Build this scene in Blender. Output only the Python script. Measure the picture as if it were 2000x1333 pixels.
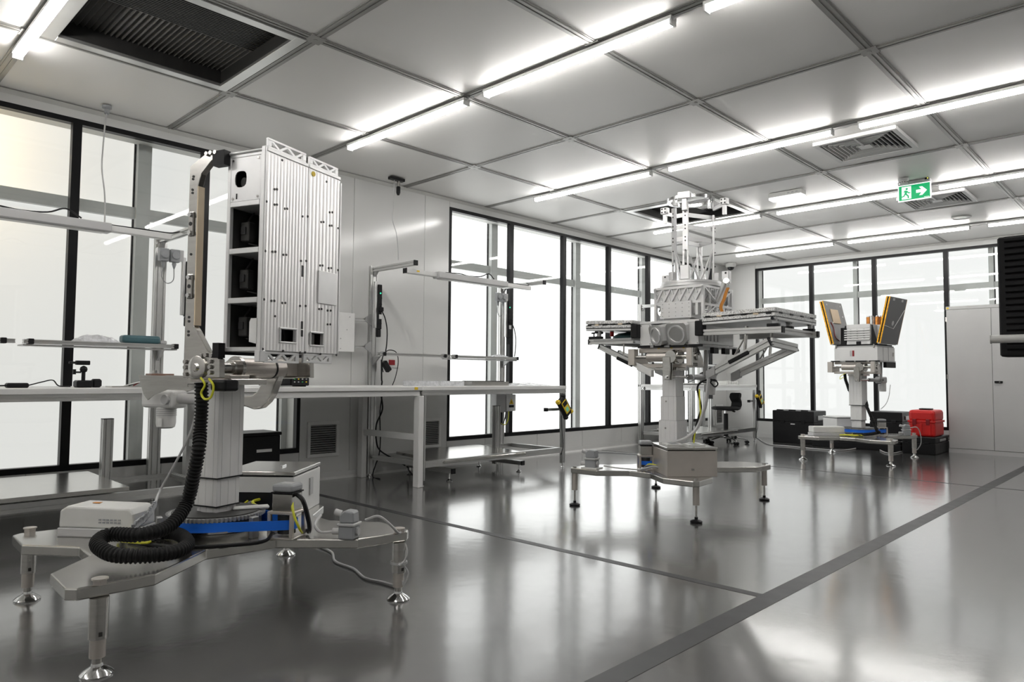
import bpy, math, random
from mathutils import Vector, Matrix
import numpy as np
random.seed(7)
for _o in list(bpy.data.objects): bpy.data.objects.remove(_o)
S = bpy.context.scene
COL = S.collection
# ------------------------------------------------------------------ camera
CH = 1.03
FPX = 1379.46
CR = Vector((0.7200, 0.6939, 0.0079)); 
def _cam_axes(yw, pi, ro):
    yw, pi, ro = (math.radians(v) for v in (yw, pi, ro))
    f = Vector((-math.sin(yw)*math.cos(pi), math.cos(yw)*math.cos(pi), math.sin(pi)))
    r0 = Vector((math.cos(yw), math.sin(yw), 0)); u0 = r0.cross(f)
    r = r0*math.cos(ro)+u0*math.sin(ro); u = -r0*math.sin(ro)+u0*math.cos(ro)
    return r, u, f
CR, CU, CF = _cam_axes(43.9362, 2.9298, 0.4558)
CP = Vector((0, 0, CH))
cam_d = bpy.data.cameras.new('camera'); cam = bpy.data.objects.new('camera', cam_d); COL.objects.link(cam)
cam_d.sensor_width = 36; cam_d.lens = FPX/2000*36; cam_d.clip_start = 0.05; cam_d.clip_end = 100
m = Matrix.Identity(4)
for i in range(3):
    m[i][0] = CR[i]; m[i][1] = CU[i]; m[i][2] = -CF[i]; m[i][3] = CP[i]
cam.matrix_world = m
S.camera = cam
# ------------------------------------------------------------------ world / exposure
w = bpy.data.worlds.new('world'); S.world = w; w.use_nodes = True
w.node_tree.nodes['Background'].inputs[0].default_value = (.8, .85, .9, 1)
w.node_tree.nodes['Background'].inputs[1].default_value = 0.05
S.view_settings.view_transform = 'Standard'; S.view_settings.look = 'None'
S.view_settings.gamma = 1; S.view_settings.use_curve_mapping = False
S.view_settings.exposure = 1.32
WIN_E = 0.85      # brightness of the frosted daylight panes
TUBE_E = 15.5      # brightness of the ceiling tube diffusers
# ------------------------------------------------------------------ pixel -> plane helpers (calibrated camera, used to measure real positions)
def ray(px, py): return CF + CR*((px-1000)/FPX) - CU*((py-666.5)/FPX)
def ZP(px, py, z=0.0): d = ray(px, py); return CP + d*((z-CH)/d.z)
def XP(px, py, x): d = ray(px, py); return CP + d*(x/d.x)
def YP(px, py, y): d = ray(px, py); return CP + d*(y/d.y)
class Frame:
    def __init__(s, o, a):
        a = math.radians(a); s.o = Vector((o[0], o[1], 0)); s.a = a
        s.x = Vector((math.cos(a), math.sin(a), 0)); s.y = Vector((-math.sin(a), math.cos(a), 0)); s.z = Vector((0, 0, 1))
    def loc(s, p): d = Vector(p)-s.o; return Vector((d.dot(s.x), d.dot(s.y), d.z))
    def at(s, px, py, **k):
        d = ray(px, py); (n, v), = k.items()
        if n == 'z': t = (v-CH)/d.z
        else:
            ax = getattr(s, n); t = (v-(CP-s.o).dot(ax))/d.dot(ax)
        return s.loc(CP+d*t)
# ------------------------------------------------------------------ materials
MATS = {}
def mat(name, col, rough=.5, metal=0., spec=.5, coat=0., coat_r=.1, noise=0., nscale=8., bump=0., bscale=40., emit=None, estr=0., stretch=None, ior=1.5, coat_ior=1.5):
    if name in MATS: return MATS[name]
    M = bpy.data.materials.new(name); M.use_nodes = True; nt = M.node_tree; b = nt.nodes['Principled BSDF']
    c = (*col, 1) if len(col) == 3 else col
    b.inputs['Base Color'].default_value = c; b.inputs['Roughness'].default_value = rough
    b.inputs['Metallic'].default_value = metal; b.inputs['Specular IOR Level'].default_value = spec
    b.inputs['IOR'].default_value = ior
    b.inputs['Coat Weight'].default_value = coat; b.inputs['Coat IOR'].default_value = coat_ior; b.inputs['Coat Roughness'].default_value = coat_r
    if emit: b.inputs['Emission Color'].default_value = (*emit, 1); b.inputs['Emission Strength'].default_value = estr
    def tex(scale, detail=3.):
        tc = nt.nodes.new('ShaderNodeTexCoord'); mp = nt.nodes.new('ShaderNodeMapping')
        nt.links.new(tc.outputs['Object'], mp.inputs[0])
        if stretch: mp.inputs['Scale'].default_value = stretch
        n = nt.nodes.new('ShaderNodeTexNoise'); n.inputs['Scale'].default_value = scale; n.inputs['Detail'].default_value = detail
        nt.links.new(mp.outputs[0], n.inputs['Vector']); return n
    if noise:
        n = tex(nscale); mr = nt.nodes.new('ShaderNodeMapRange')
        mr.inputs['From Min'].default_value = .3; mr.inputs['From Max'].default_value = .7
        mr.inputs['To Min'].default_value = 1-noise; mr.inputs['To Max'].default_value = 1+noise
        nt.links.new(n.outputs['Fac'], mr.inputs['Value'])
        vm = nt.nodes.new('ShaderNodeVectorMath'); vm.operation = 'SCALE'; vm.inputs[0].default_value = c[:3]
        nt.links.new(mr.outputs[0], vm.inputs['Scale']); nt.links.new(vm.outputs[0], b.inputs['Base Color'])
        mr2 = nt.nodes.new('ShaderNodeMapRange'); mr2.inputs['To Min'].default_value = max(.02, rough*(1-noise*1.5)); mr2.inputs['To Max'].default_value = min(1, rough*(1+noise*1.5))
        nt.links.new(n.outputs['Fac'], mr2.inputs['Value']); nt.links.new(mr2.outputs[0], b.inputs['Roughness'])
    if bump:
        n = tex(bscale); bp = nt.nodes.new('ShaderNodeBump'); bp.inputs['Strength'].default_value = bump; bp.inputs['Distance'].default_value = .01
        nt.links.new(n.outputs['Fac'], bp.inputs['Height']); nt.links.new(bp.outputs[0], b.inputs['Normal'])
        if coat: nt.links.new(bp.outputs[0], b.inputs['Coat Normal'])
    MATS[name] = M; return M
m_wall = mat('wall_panel_white', (.64, .642, .63), .15, spec=.5, noise=.01, nscale=2)
m_wall_far = mat('wall_plain_grey', (.62, .62, .61), .5, noise=.03, nscale=2)
m_ceil = mat('ceiling_panel_white', (.82, .81, .79), .42, spec=.3, noise=.01, nscale=1.5)
m_prof = mat('ceiling_profile_grey', (.30, .295, .28), .35, metal=.35, noise=.05, nscale=3)
m_floor = mat('floor_grey_epoxy', (.088, .088, .086), .2, spec=.5, noise=.10, nscale=1.3, bump=.075, bscale=7, coat=1., coat_r=.13, coat_ior=1.5)
m_tape = mat('floor_tape_black', (.022, .022, .023), .45, noise=.1, nscale=9)
m_trim = mat('cove_trim_white', (.55, .55, .53), .35, noise=.02, nscale=4)
m_black = mat('black_frame', (.006, .006, .007), .35, spec=.22, noise=.1, nscale=5)
m_facade = mat('facade_grey', (.52, .53, .52), .45, noise=.05, nscale=4)
m_reveal = mat('reveal_white', (.6, .6, .58), .5, noise=.03, nscale=4)
m_alu = mat('aluminium_profile', (.62, .62, .61), .3, metal=.9, noise=.04, nscale=3)
m_alu_d = mat('aluminium_dull', (.42, .42, .42), .4, metal=.7, noise=.06, nscale=6)
m_mill = mat('aluminium_milled', (.70, .70, .70), .36, metal=.65, noise=.05, nscale=7)
m_flute = mat('aluminium_fluted', (.88, .87, .865), .33, metal=.55, noise=.06, nscale=5, stretch=(1, 1, .15))
m_steel = mat('stainless_steel', (.56, .545, .52), .2, metal=1., noise=.06, nscale=12, stretch=(1, 1, 8))
m_steel_w = mat('stainless_warm', (.58, .54, .50), .36, metal=.75, noise=.07, nscale=6)
m_plate = mat('brushed_plate', (.54, .53, .505), .2, metal=.9, noise=.05, nscale=10)
m_chrome = mat('chrome', (.75, .75, .75), .1, metal=1., noise=.02, nscale=3)
m_pow = mat('powder_coat_grey', (.68, .68, .675), .42, noise=.03, nscale=5)
m_poww = mat('powder_coat_white', (.68, .68, .67), .42, noise=.03, nscale=5)
m_plas = mat('plastic_grey', (.30, .31, .32), .42, noise=.04, nscale=9)
m_plasw = mat('plastic_white', (.62, .62, .60), .4, noise=.03, nscale=9)
m_plasl = mat('plastic_light_grey', (.45, .45, .45), .4, noise=.03, nscale=9)
m_blk = mat('black_plastic', (.010, .010, .011), .42, spec=.22, noise=.1, nscale=12)
m_blkm = mat('black_matte', (.012, .012, .013), .65, spec=.22, noise=.1, nscale=12)
m_rub = mat('black_rubber', (.009, .009, .009), .55, spec=.22, noise=.1, nscale=20)
m_dark = mat('dark_interior', (.02, .02, .021), .5, noise=.15, nscale=10)
m_darkm = mat('dark_bare_metal', (.05, .049, .047), .42, metal=.5, noise=.15, nscale=10)
m_blue = mat('blue_belt', (.01, .15, .72), .4, noise=.06, nscale=6)
m_yel = mat('yellow_print', (.75, .52, .02), .5, noise=.05, nscale=6)
m_yelg = mat('yellow_wire', (.62, .62, .03), .45, noise=.08, nscale=14)
m_green = mat('green_print', (.02, .30, .08), .5, noise=.05, nscale=6)
m_red = mat('red_plastic', (.62, .012, .010), .38, noise=.06, nscale=7)
m_redd = mat('dark_red_plastic', (.22, .004, .008), .35, noise=.06, nscale=7)
m_gold = mat('gold_foil', (.80, .40, .03), .36, metal=.55, noise=.3, nscale=60, bump=.3, bscale=120)
m_copper = mat('copper_foil', (.62, .25, .06), .3, metal=.8, noise=.2, nscale=30)
m_pan = mat('panel_dark_grey', (.105, .105, .108), .45, noise=.06, nscale=5)
m_pang = mat('panel_grey', (.27, .265, .26), .38, metal=.3, noise=.12, nscale=9)
m_cream = mat('cream_patch', (.66, .52, .36), .5, noise=.05, nscale=9)
m_foil = mat('speckled_foil', (.62, .62, .61), .33, metal=.55, noise=.45, nscale=150, bump=.3, bscale=220)
m_tan = mat('tan_edge', (.74, .62, .46), .5, noise=.06, nscale=9)
m_wood = mat('brown_box', (.20, .12, .09), .5, noise=.15, nscale=16, stretch=(1, 1, 6))
m_teal = mat('teal_plastic', (.05, .12, .14), .42, noise=.06, nscale=8)
m_teald = mat('dark_teal_cover', (.008, .055, .06), .5, noise=.06, nscale=8)
m_cab = mat('cabinet_grey', (.47, .47, .465), .4, noise=.02, nscale=4)
m_white = mat('white_paint', (.72, .72, .71), .4, noise=.02, nscale=5)
m_orange = mat('orange_wire', (.55, .22, .03), .45, noise=.08, nscale=20)
m_bag = mat('clear_film', (.62, .63, .65), .12, spec=.8, noise=.2, nscale=30, bump=.6, bscale=40)
m_filt = mat('filter_media', (.055, .052, .048), .65, noise=.25, nscale=30)
m_screen = mat('dark_screen', (.01, .011, .012), .18, noise=.05, nscale=6)
m_led = mat('green_led', (.02, .5, .25), .4, emit=(.05, .9, .45), estr=.5)
m_ledy = mat('yellow_led', (.6, .6, .1), .4, emit=(.8, .9, .1), estr=.8)
m_lcd = mat('green_lcd', (.12, .3, .2), .3, emit=(.25, .7, .4), estr=.10)
def mat_emit(name, col, strength):
    M = bpy.data.materials.new(name); M.use_nodes = True; nt = M.node_tree; nt.nodes.clear()
    e = nt.nodes.new('ShaderNodeEmission'); e.inputs[0].default_value = (*col, 1); e.inputs[1].default_value = strength
    o = nt.nodes.new('ShaderNodeOutputMaterial'); nt.links.new(e.outputs[0], o.inputs[0]); MATS[name] = M; return M
m_tube = mat_emit('tube_light', (1, .975, .945), TUBE_E)
m_emerg = mat_emit('emergency_lamp', (1, 1, 1), .9)
m_signg = mat('exit_green', (.0, .30, .10), .4, emit=(.0, .42, .14), estr=.3)
m_signw = mat('exit_white', (.8, .8, .8), .4, emit=(1, 1, 1), estr=.36)
def mat_pane(name, strength, tint=(1, .995, .985)):     # frosted pane lit by daylight outside; also lets a lamp behind it glow through
    M = bpy.data.materials.new(name); M.use_nodes = True; nt = M.node_tree; nt.nodes.clear()
    e = nt.nodes.new('ShaderNodeEmission'); e.inputs[0].default_value = (*tint, 1); e.inputs[1].default_value = strength
    t = nt.nodes.new('ShaderNodeBsdfTranslucent'); t.inputs[0].default_value = (.8, .8, .8, 1)
    a = nt.nodes.new('ShaderNodeAddShader'); o = nt.nodes.new('ShaderNodeOutputMaterial')
    gm = nt.nodes.new('ShaderNodeNewGeometry'); fr = nt.nodes.new('ShaderNodeMath'); fr.operation = 'MULTIPLY_ADD'; fr.inputs[1].default_value = -strength; fr.inputs[2].default_value = strength
    nt.links.new(gm.outputs['Backfacing'], fr.inputs[0]); nt.links.new(fr.outputs[0], e.inputs[1])   # light leaves the outer faces only
    nt.links.new(e.outputs[0], a.inputs[0]); nt.links.new(t.outputs[0], a.inputs[1]); nt.links.new(a.outputs[0], o.inputs[0]); MATS[name] = M; return M
m_frost = mat_pane('frosted_pane', WIN_E)
m_frost3 = mat_pane('frosted_pane_back', WIN_E*.45, (1, .995, .98))
m_frost2 = mat_pane('frosted_pane_dim', WIN_E*.36, (1, .985, .95))   # left window panes: weaker, warmer daylight set into their glow
def mat_glass(name):              # thin clear glazing: Fresnel reflection over straight transmission
    M = bpy.data.materials.new(name); M.use_nodes = True; nt = M.node_tree; nt.nodes.clear()
    t = nt.nodes.new('ShaderNodeBsdfTransparent'); t.inputs[0].default_value = (.95, .96, .955, 1)
    g = nt.nodes.new('ShaderNodeBsdfGlossy'); g.inputs['Roughness'].default_value = .015; g.inputs[0].default_value = (1, 1, 1, 1)
    f = nt.nodes.new('ShaderNodeFresnel'); f.inputs[0].default_value = 1.5
    x = nt.nodes.new('ShaderNodeMixShader'); o = nt.nodes.new('ShaderNodeOutputMaterial')
    gm = nt.nodes.new('ShaderNodeNewGeometry'); iv = nt.nodes.new('ShaderNodeMath'); iv.operation = 'SUBTRACT'; iv.inputs[0].default_value = 1
    mu = nt.nodes.new('ShaderNodeMath'); mu.operation = 'MULTIPLY'
    nt.links.new(gm.outputs['Backfacing'], iv.inputs[1]); nt.links.new(iv.outputs[0], mu.inputs[0]); nt.links.new(f.outputs[0], mu.inputs[1])
    nt.links.new(mu.outputs[0], x.inputs[0]); nt.links.new(t.outputs[0], x.inputs[1]); nt.links.new(g.outputs[0], x.inputs[2]); nt.links.new(x.outputs[0], o.inputs[0]); MATS[name] = M; return M
m_glass = mat_glass('clear_glass')
# ------------------------------------------------------------------ mesh builder
V3 = Vector
class MB:
    def __init__(s, M=None): s.v = []; s.f = []; s.M = M
    def add(s, vs, fs):
        o = len(s.v)
        if s.M is not None: vs = [s.M @ Vector(p) for p in vs]
        s.v += [tuple(p) for p in vs]; s.f += [tuple(i+o for i in f) for f in fs]; return s
    def box(s, a, b):
        (x0, y0, z0), (x1, y1, z1) = a, b
        x0, x1 = min(x0, x1), max(x0, x1); y0, y1 = min(y0, y1), max(y0, y1); z0, z1 = min(z0, z1), max(z0, z1)
        return s.add([(x0,y0,z0),(x1,y0,z0),(x1,y1,z0),(x0,y1,z0),(x0,y0,z1),(x1,y0,z1),(x1,y1,z1),(x0,y1,z1)],
                     [(3,2,1,0),(4,5,6,7),(0,1,5,4),(1,2,6,5),(2,3,7,6),(3,0,4,7)])
    def cbox(s, c, sz): return s.box([c[i]-sz[i]/2 for i in range(3)], [c[i]+sz[i]/2 for i in range(3)])
    def obox(s, c, sz, ex, ey, ez):
        c = Vector(c); ex, ey, ez = (Vector(e).normalized()*k/2 for e, k in zip((ex, ey, ez), sz))
        P = [c+ex*i+ey*j+ez*k for k in (-1, 1) for i, j in ((-1,-1),(1,-1),(1,1),(-1,1))]
        return s.add(P, [(3,2,1,0),(4,5,6,7),(0,1,5,4),(1,2,6,5),(2,3,7,6),(3,0,4,7)])
    def bar(s, p, q, w, h=None, up=(0, 0, 1)):
        p, q = Vector(p), Vector(q); d = (q-p); L = d.length; d.normalize(); up = Vector(up)
        if abs(d.dot(up)) > .95: up = Vector((1, 0, 0))
        e = up.cross(d).normalized(); t = d.cross(e)
        return s.obox((p+q)/2, (L, w, h or w), d, e, t)
    def cyl(s, p, q, r, r2=None, n=16, cap=True):
        p, q = Vector(p), Vector(q); d = (q-p).normalized(); r2 = r if r2 is None else r2
        e = d.orthogonal().normalized(); t = d.cross(e); vs = []
        for c, rr in ((p, r), (q, r2)):
            for i in range(n):
                a = 2*math.pi*i/n; vs.append(c+e*rr*math.cos(a)+t*rr*math.sin(a))
        fs = [(i, (i+1) % n, n+(i+1) % n, n+i) for i in range(n)]
        if cap: fs += [tuple(range(n-1, -1, -1)), tuple(range(n, 2*n))]
        return s.add(vs, fs)
    def lathe(s, prof, c=(0, 0, 0), ax=(0, 0, 1), n=24, close=True):
        c = Vector(c); d = Vector(ax).normalized(); e = d.orthogonal().normalized(); t = d.cross(e); vs = []; fs = []; k = len(prof)
        for r, h in prof:
            for i in range(n):
                a = 2*math.pi*i/n; vs.append(c+d*h+e*r*math.cos(a)+t*r*math.sin(a))
        for j in range(k-1):
            for i in range(n): fs.append((j*n+i, j*n+(i+1) % n, (j+1)*n+(i+1) % n, (j+1)*n+i))
        if close: fs += [tuple(range(n-1, -1, -1)), tuple((k-1)*n+i for i in range(n))]
        return s.add(vs, fs)
    def ring(s, r0, r1, z0, z1, c=(0, 0, 0), ax=(0, 0, 1), n=32):
        c = Vector(c); d = Vector(ax).normalized(); e = d.orthogonal().normalized(); t = d.cross(e); vs = []
        for r, h in ((r1, z0), (r1, z1), (r0, z1), (r0, z0)):
            for i in range(n):
                a = 2*math.pi*i/n; vs.append(c+d*h+e*r*math.cos(a)+t*r*math.sin(a))
        fs = [((j*n+i), (j*n+(i+1) % n), (((j+1) % 4)*n+(i+1) % n), (((j+1) % 4)*n+i)) for j in range(4) for i in range(n)]
        return s.add(vs, fs)
    def tube(s, pts, r, n=8, rf=None):
        pts = [Vector(p) for p in pts]; vs = []; fs = []; e = None
        for k, p in enumerate(pts):
            d = (pts[min(k+1, len(pts)-1)]-pts[max(k-1, 0)]).normalized()
            if e is None: e = d.orthogonal().normalized()
            e = (e-d*e.dot(d)).normalized(); t = d.cross(e); rr = r*(rf(k) if rf else 1)
            for i in range(n):
                a = 2*math.pi*i/n; vs.append(p+e*rr*math.cos(a)+t*rr*math.sin(a))
        for k in range(len(pts)-1):
            for i in range(n): fs.append((k*n+i, k*n+(i+1) % n, (k+1)*n+(i+1) % n, (k+1)*n+i))
        fs += [tuple(range(n-1, -1, -1)), tuple((len(pts)-1)*n+i for i in range(n))]
        return s.add(vs, fs)
    def prism(s, poly, o, ex, ey, ez):      # polygon in (ex, ey) extruded along vector ez
        o, ex, ey, ez = Vector(o), Vector(ex), Vector(ey), Vector(ez); n = len(poly)
        A = [o+ex*x+ey*y for x, y in poly]; vs = A+[p+ez for p in A]
        fs = [(i, (i+1) % n, n+(i+1) % n, n+i) for i in range(n)]+[tuple(range(n-1, -1, -1)), tuple(range(n, 2*n))]
        if ex.cross(ey).dot(ez) < 0: fs = [f[::-1] for f in fs]
        return s.add(vs, fs)
    def prof(s, p, q, w=.045, h=None, sl=.005, dp=.011):   # slotted aluminium profile
        p, q = Vector(p), Vector(q); h = h or w; d = (q-p); L = d.length; d.normalize()
        if abs(d.z) > .9: e = Vector((1, 0, 0)); t = d.cross(e)
        else: t = Vector((0, 0, 1)); t = (t-d*t.dot(d)).normalized(); e = t.cross(d)
        P = []
        def side(ax0, ax1, ln, org):      # along +ax0, outward = ax1
            k = max(1, round(ln/.045))
            for i in range(k):
                c = (i+.5)*ln/k
                for a, b in ((c-sl, 0), (c-sl, -dp), (c+sl, -dp), (c+sl, 0)): P.append((org[0]+ax0[0]*a+ax1[0]*b, org[1]+ax0[1]*a+ax1[1]*b))
        W, H = w/2, h/2
        P.append((-W, -H)); side((1, 0), (0, -1), w, (-W, -H)); P.append((W, -H)); side((0, 1), (1, 0), h, (W, -H))
        P.append((W, H)); side((-1, 0), (0, 1), w, (W, H)); P.append((-W, H)); side((0, -1), (-1, 0), h, (-W, H))
        return s.prism(P, p, e, t, d*L)
    def build(s, name, material, parent=None, bevel=0, smooth=False, seg=1):
        me = bpy.data.meshes.new(name); me.from_pydata(s.v, [], s.f); me.validate(); me.update()
        o = bpy.data.objects.new(name, me); COL.objects.link(o)
        if material: me.materials.append(material)
        if parent is not None: o.parent = parent
        if smooth: me.shade_smooth(); me.set_sharp_from_angle(angle=math.radians(38))
        if bevel:
            b = o.modifiers.new('bevel', 'BEVEL'); b.width = bevel; b.segments = seg; b.limit_method = 'ANGLE'; b.angle_limit = math.radians(40)
        return o
def tag(o, label=None, cat=None, group=None, kind=None):
    if label: o['label'] = label
    if cat: o['category'] = cat
    if group: o['group'] = group
    if kind: o['kind'] = kind
    return o
def thing(name, label, cat, loc=(0, 0, 0), rotz=0, group=None):
    o = bpy.data.objects.new(name, None); COL.objects.link(o); o.empty_display_size = .1
    o.location = loc; o.rotation_euler = (0, 0, rotz); return tag(o, label, cat, group)
def copy_tree(o, parent=None):
    c = o.copy(); COL.objects.link(c); c.parent = parent
    for ch in list(o.children): copy_tree(ch, c)
    return c
def inst(src, name, loc, parent=None, rot=None):
    c = bpy.data.objects.new(name, src.data); COL.objects.link(c); c.location = loc; c.parent = parent
    if rot: c.rotation_euler = rot
    return c
def smooth_path(pts, n=8):
    pts = [Vector(p) for p in pts]; P = [pts[0]*2-pts[1]]+pts+[pts[-1]*2-pts[-2]]; out = []
    for i in range(1, len(P)-2):
        a, b, c, d = P[i-1:i+3]
        for k in range(n):
            t = k/n; out.append(.5*((2*b)+(c-a)*t+(2*a-5*b+4*c-d)*t*t+(3*b-a-3*c+d)*t**3))
    out.append(pts[-1]); return out
def cable(name, pts, r, material, parent=None, n=6, sub=6): return MB().tube(smooth_path(pts, sub), r, n).build(name, material, parent, smooth=True)
# ================================================================== THE SETTING
HC = 3.116; XL = -6.222; YB = 12.181; XR = 2.6; YF = -2.6
WZ0, WZ1 = .287, 3.022           # window opening bottom / top
GX0, GSX = -2.638, 1.222; GY0, GSY = 4.7154, 1.2437
def struct(o): o['kind'] = 'structure'; return o
# floor
struct(MB().box((XL-.02, YF, -.1), (XR, YB+.02, 0)).build('floor', m_floor))
# ceiling: slab above, panels hung below it between profiles
ceil = struct(MB().box((XL-.6, YF-.1, HC+.30), (XR+.1, YB+.6, HC+.40)).build('ceiling', m_wall_far))
cols = [GX0+GSX*k for k in range(-2, 5)]; rows = [GY0+GSY*k for k in range(-6, 7)]
xs = [XL+.0]+[x for x in cols if XL+.2 < x < XR-.2]+[XR]; ys = [YF]+[y for y in rows if YF+.2 < y < YB-.2]+[YB]
PW = .036
def near(v, t): return abs(v-t) < .02
open_cells = []
pan_cache = {}
for i in range(len(xs)-1):
    for j in range(len(ys)-1):
        x0, x1, y0, y1 = xs[i], xs[i+1], ys[j], ys[j+1]
        if near(x0, GX0-2*GSX) and (near(y0, GY0-3*GSY) or near(y0, GY0+2*GSY)): open_cells.append((x0, x1, y0, y1)); continue
        key = (round(x1-x0, 3), round(y1-y0, 3))
        if key not in pan_cache:
            a, b = (x1-x0)/2-.004, (y1-y0)/2-.004
            o = MB().box((-a, -b, 0), (a, b, .04)).build('ceiling_panel', m_ceil, ceil); pan_cache[key] = o; o.location = ((x0+x1)/2, (y0+y1)/2, HC+.006)
        else: inst(pan_cache[key], 'ceiling_panel', ((x0+x1)/2, (y0+y1)/2, HC+.006), ceil)
def profstrip(x0, y0, x1, y1):
    b = MB()
    if near(x0, x1): b.box((x0-PW, y0, HC), (x1+PW, y1, HC+.004)); b.box((x0-PW+.012, y0, HC-.004), (x0-.006, y1, HC)); b.box((x0+.006, y0, HC-.004), (x0+PW-.012, y1, HC))
    else: b.box((x0, y0-PW, HC), (x1, y1+PW, HC+.004)); b.box((x0, y0-PW+.012, HC-.004), (x1, y0-.006, HC)); b.box((x0, y0+.006, HC-.004), (x1, y0+PW-.012, HC))
    b.build('ceiling_profile', m_prof, ceil)
for x in xs[1:-1]:
    for j in range(len(ys)-1): profstrip(x, ys[j]+(.05 if j else 0), x, ys[j+1]-.05)
for y in ys[1:-1]:
    for i in range(len(xs)-1): profstrip(xs[i]+(.05 if i else 0), y, xs[i+1]-.05, y)
node = MB().box((-.05, -.05, -.006), (.05, .05, .004)).cyl((0, 0, -.009), (0, 0, -.006), .012).build('profile_joint', m_prof, ceil); node.location = (xs[1], ys[1], HC)
for x in xs[1:-1]:
    for y in ys[1:-1]:
        if (x, y) != (xs[1], ys[1]): inst(node, 'profile_joint', (x, y, HC), ceil)
# walls -------------------------------------------------------------
T = .10
WA = (-2.3, 3.515); WB = (5.386, 11.66)        # window openings along the left wall (y ranges)
BA = (-5.645, -0.60)                            # window opening along the back wall (x range)
def wall_panels(par, pieces):
    for a, b in pieces: MB().box(a, b).build('wall_panel', m_wall, par, bevel=.0025)
wl = struct(MB().box((XL-T-.02, YF, -.1), (XL-T, YF+.25, HC+.3)).build('wall_left', m_wall_far))
P = []
def ycuts(y0, y1, z0, z1, cuts):
    c = [y0]+[k for k in cuts if y0 < k < y1]+[y1]
    for a, b in zip(c, c[1:]): P.append(((XL-T, a+.0015, z0), (XL, b-.0015, z1)))
cuts = [-1.6, -.6, .35, 1.3, 2.25, 3.15, 4.08, 5.02, 6.0, 6.95, 7.9, 8.85, 9.8, 10.75]
ycuts(YF, WA[0], 0, HC+.05, cuts); ycuts(WA[0], WA[1], 0, WZ0, cuts); ycuts(WA[0], WA[1], WZ1, HC+.05, [])
ycuts(WA[1], WB[0], 0, HC+.05, cuts); ycuts(WB[0], WB[1], 0, WZ0, cuts); ycuts(WB[0], WB[1], WZ1, HC+.05, []); ycuts(WB[1], YB, 0, HC+.05, [])
wall_panels(wl, P)
wb = struct(MB().box((XR-.25, YB+T, -.1), (XR, YB+T+.02, HC+.3)).build('wall_back', m_wall_far))
P = []
def xcuts(x0, x1, z0, z1, cuts):
    c = [x0]+[k for k in cuts if x0 < k < x1]+[x1]
    for a, b in zip(c, c[1:]): P.append(((a+.0015, YB, z0), (b-.0015, YB+T, z1)))
xcuts(XL-T, BA[0], 0, HC+.05, []); xcuts(BA[0], BA[1], 0, WZ0, [-4.6, -3.6, -2.6, -1.6]); xcuts(BA[0], BA[1], WZ1, HC+.05, []); xcuts(BA[1], XR, 0, HC+.05, [.5, 1.5])
wall_panels(wb, P)
struct(MB().box((XR, YF, -.1), (XR+.1, YB+.1, HC+.3)).build('wall_right', m_wall_far))
struct(MB().box((XL-.6, YF-.1, -.1), (XR+.1, YF, HC+.3)).build('wall_front', m_wall_far))
# cove strip under the ceiling and skirting
struct(MB().prism([(0, 0), (.03, 0), (0, -.03)], (XL, YF, HC), (1, 0, 0), (0, 0, 1), (0, YB-YF, 0)).build('trim_1', m_trim))
struct(MB().prism([(0, 0), (-.03, 0), (0, -.03)], (XL, YB, HC), (0, 1, 0), (0, 0, 1), (XR-XL, 0, 0)).build('trim_2', m_trim))
struct(MB().box((XL, YF, 0), (XL+.006, YB, .07)).prism([(0, 0), (.022, 0), (0, .022)], (XL+.006, YF, 0), (1, 0, 0), (0, 0, 1), (0, YB-YF, 0)).build('baseboard_left', m_wall))
struct(MB().box((XL, YB-.006, 0), (XR, YB, .07)).build('baseboard_back', m_wall))
# windows: black frame and mullions, clear panes; facade with frosted daylight panes behind
def window(name, axis, pos, a0, a1, mulls, fw=.045):
    d = .06
    def bx(mb, u0, u1, z0, z1, o0, o1):
        if axis == 'y': return mb.box((pos-o1, u0, z0), (pos-o0, u1, z1))
        return mb.box((u0, pos+o0, z0), (u1, pos+o1, z1))
    f = MB(); bx(f, a0, a1, WZ1-fw*.9, WZ1, -.003, d); bx(f, a0, a1, WZ0, WZ0+fw, -.003, d); bx(f, a0, a0+fw*.8, WZ0+fw, WZ1-fw*.9, -.003, d); bx(f, a1-fw*.8, a1, WZ0+fw, WZ1-fw*.9, -.003, d)
    w = struct(f.build(name, m_black, None))
    edges = [a0+fw*.8]
    for k in mulls:
        mb = MB(); bx(mb, k-.032, k+.032, WZ0+fw, WZ1-fw*.9, -.003, d); mb.build('mullion', m_black, w); edges += [k-.032, k+.032]
    edges.append(a1-fw*.8)
    for u0, u1 in zip(edges[::2], edges[1::2]):
        mb = MB(); bx(mb, u0, u1, WZ0+fw, WZ1-fw*.9, .028, .034); mb.build('pane', m_glass, w)
    return w
w1 = window('window_1', 'y', XL, WA[0], WA[1], [-.50, .51, 1.545, 2.55])
w2 = window('window_2', 'y', XL, WB[0], WB[1], [6.443, 7.498, 8.55, 9.612, 10.65])
w3 = window('window_3', 'x', YB, BA[0], BA[1], [-4.656, -3.656, -2.645, -1.64])
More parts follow.
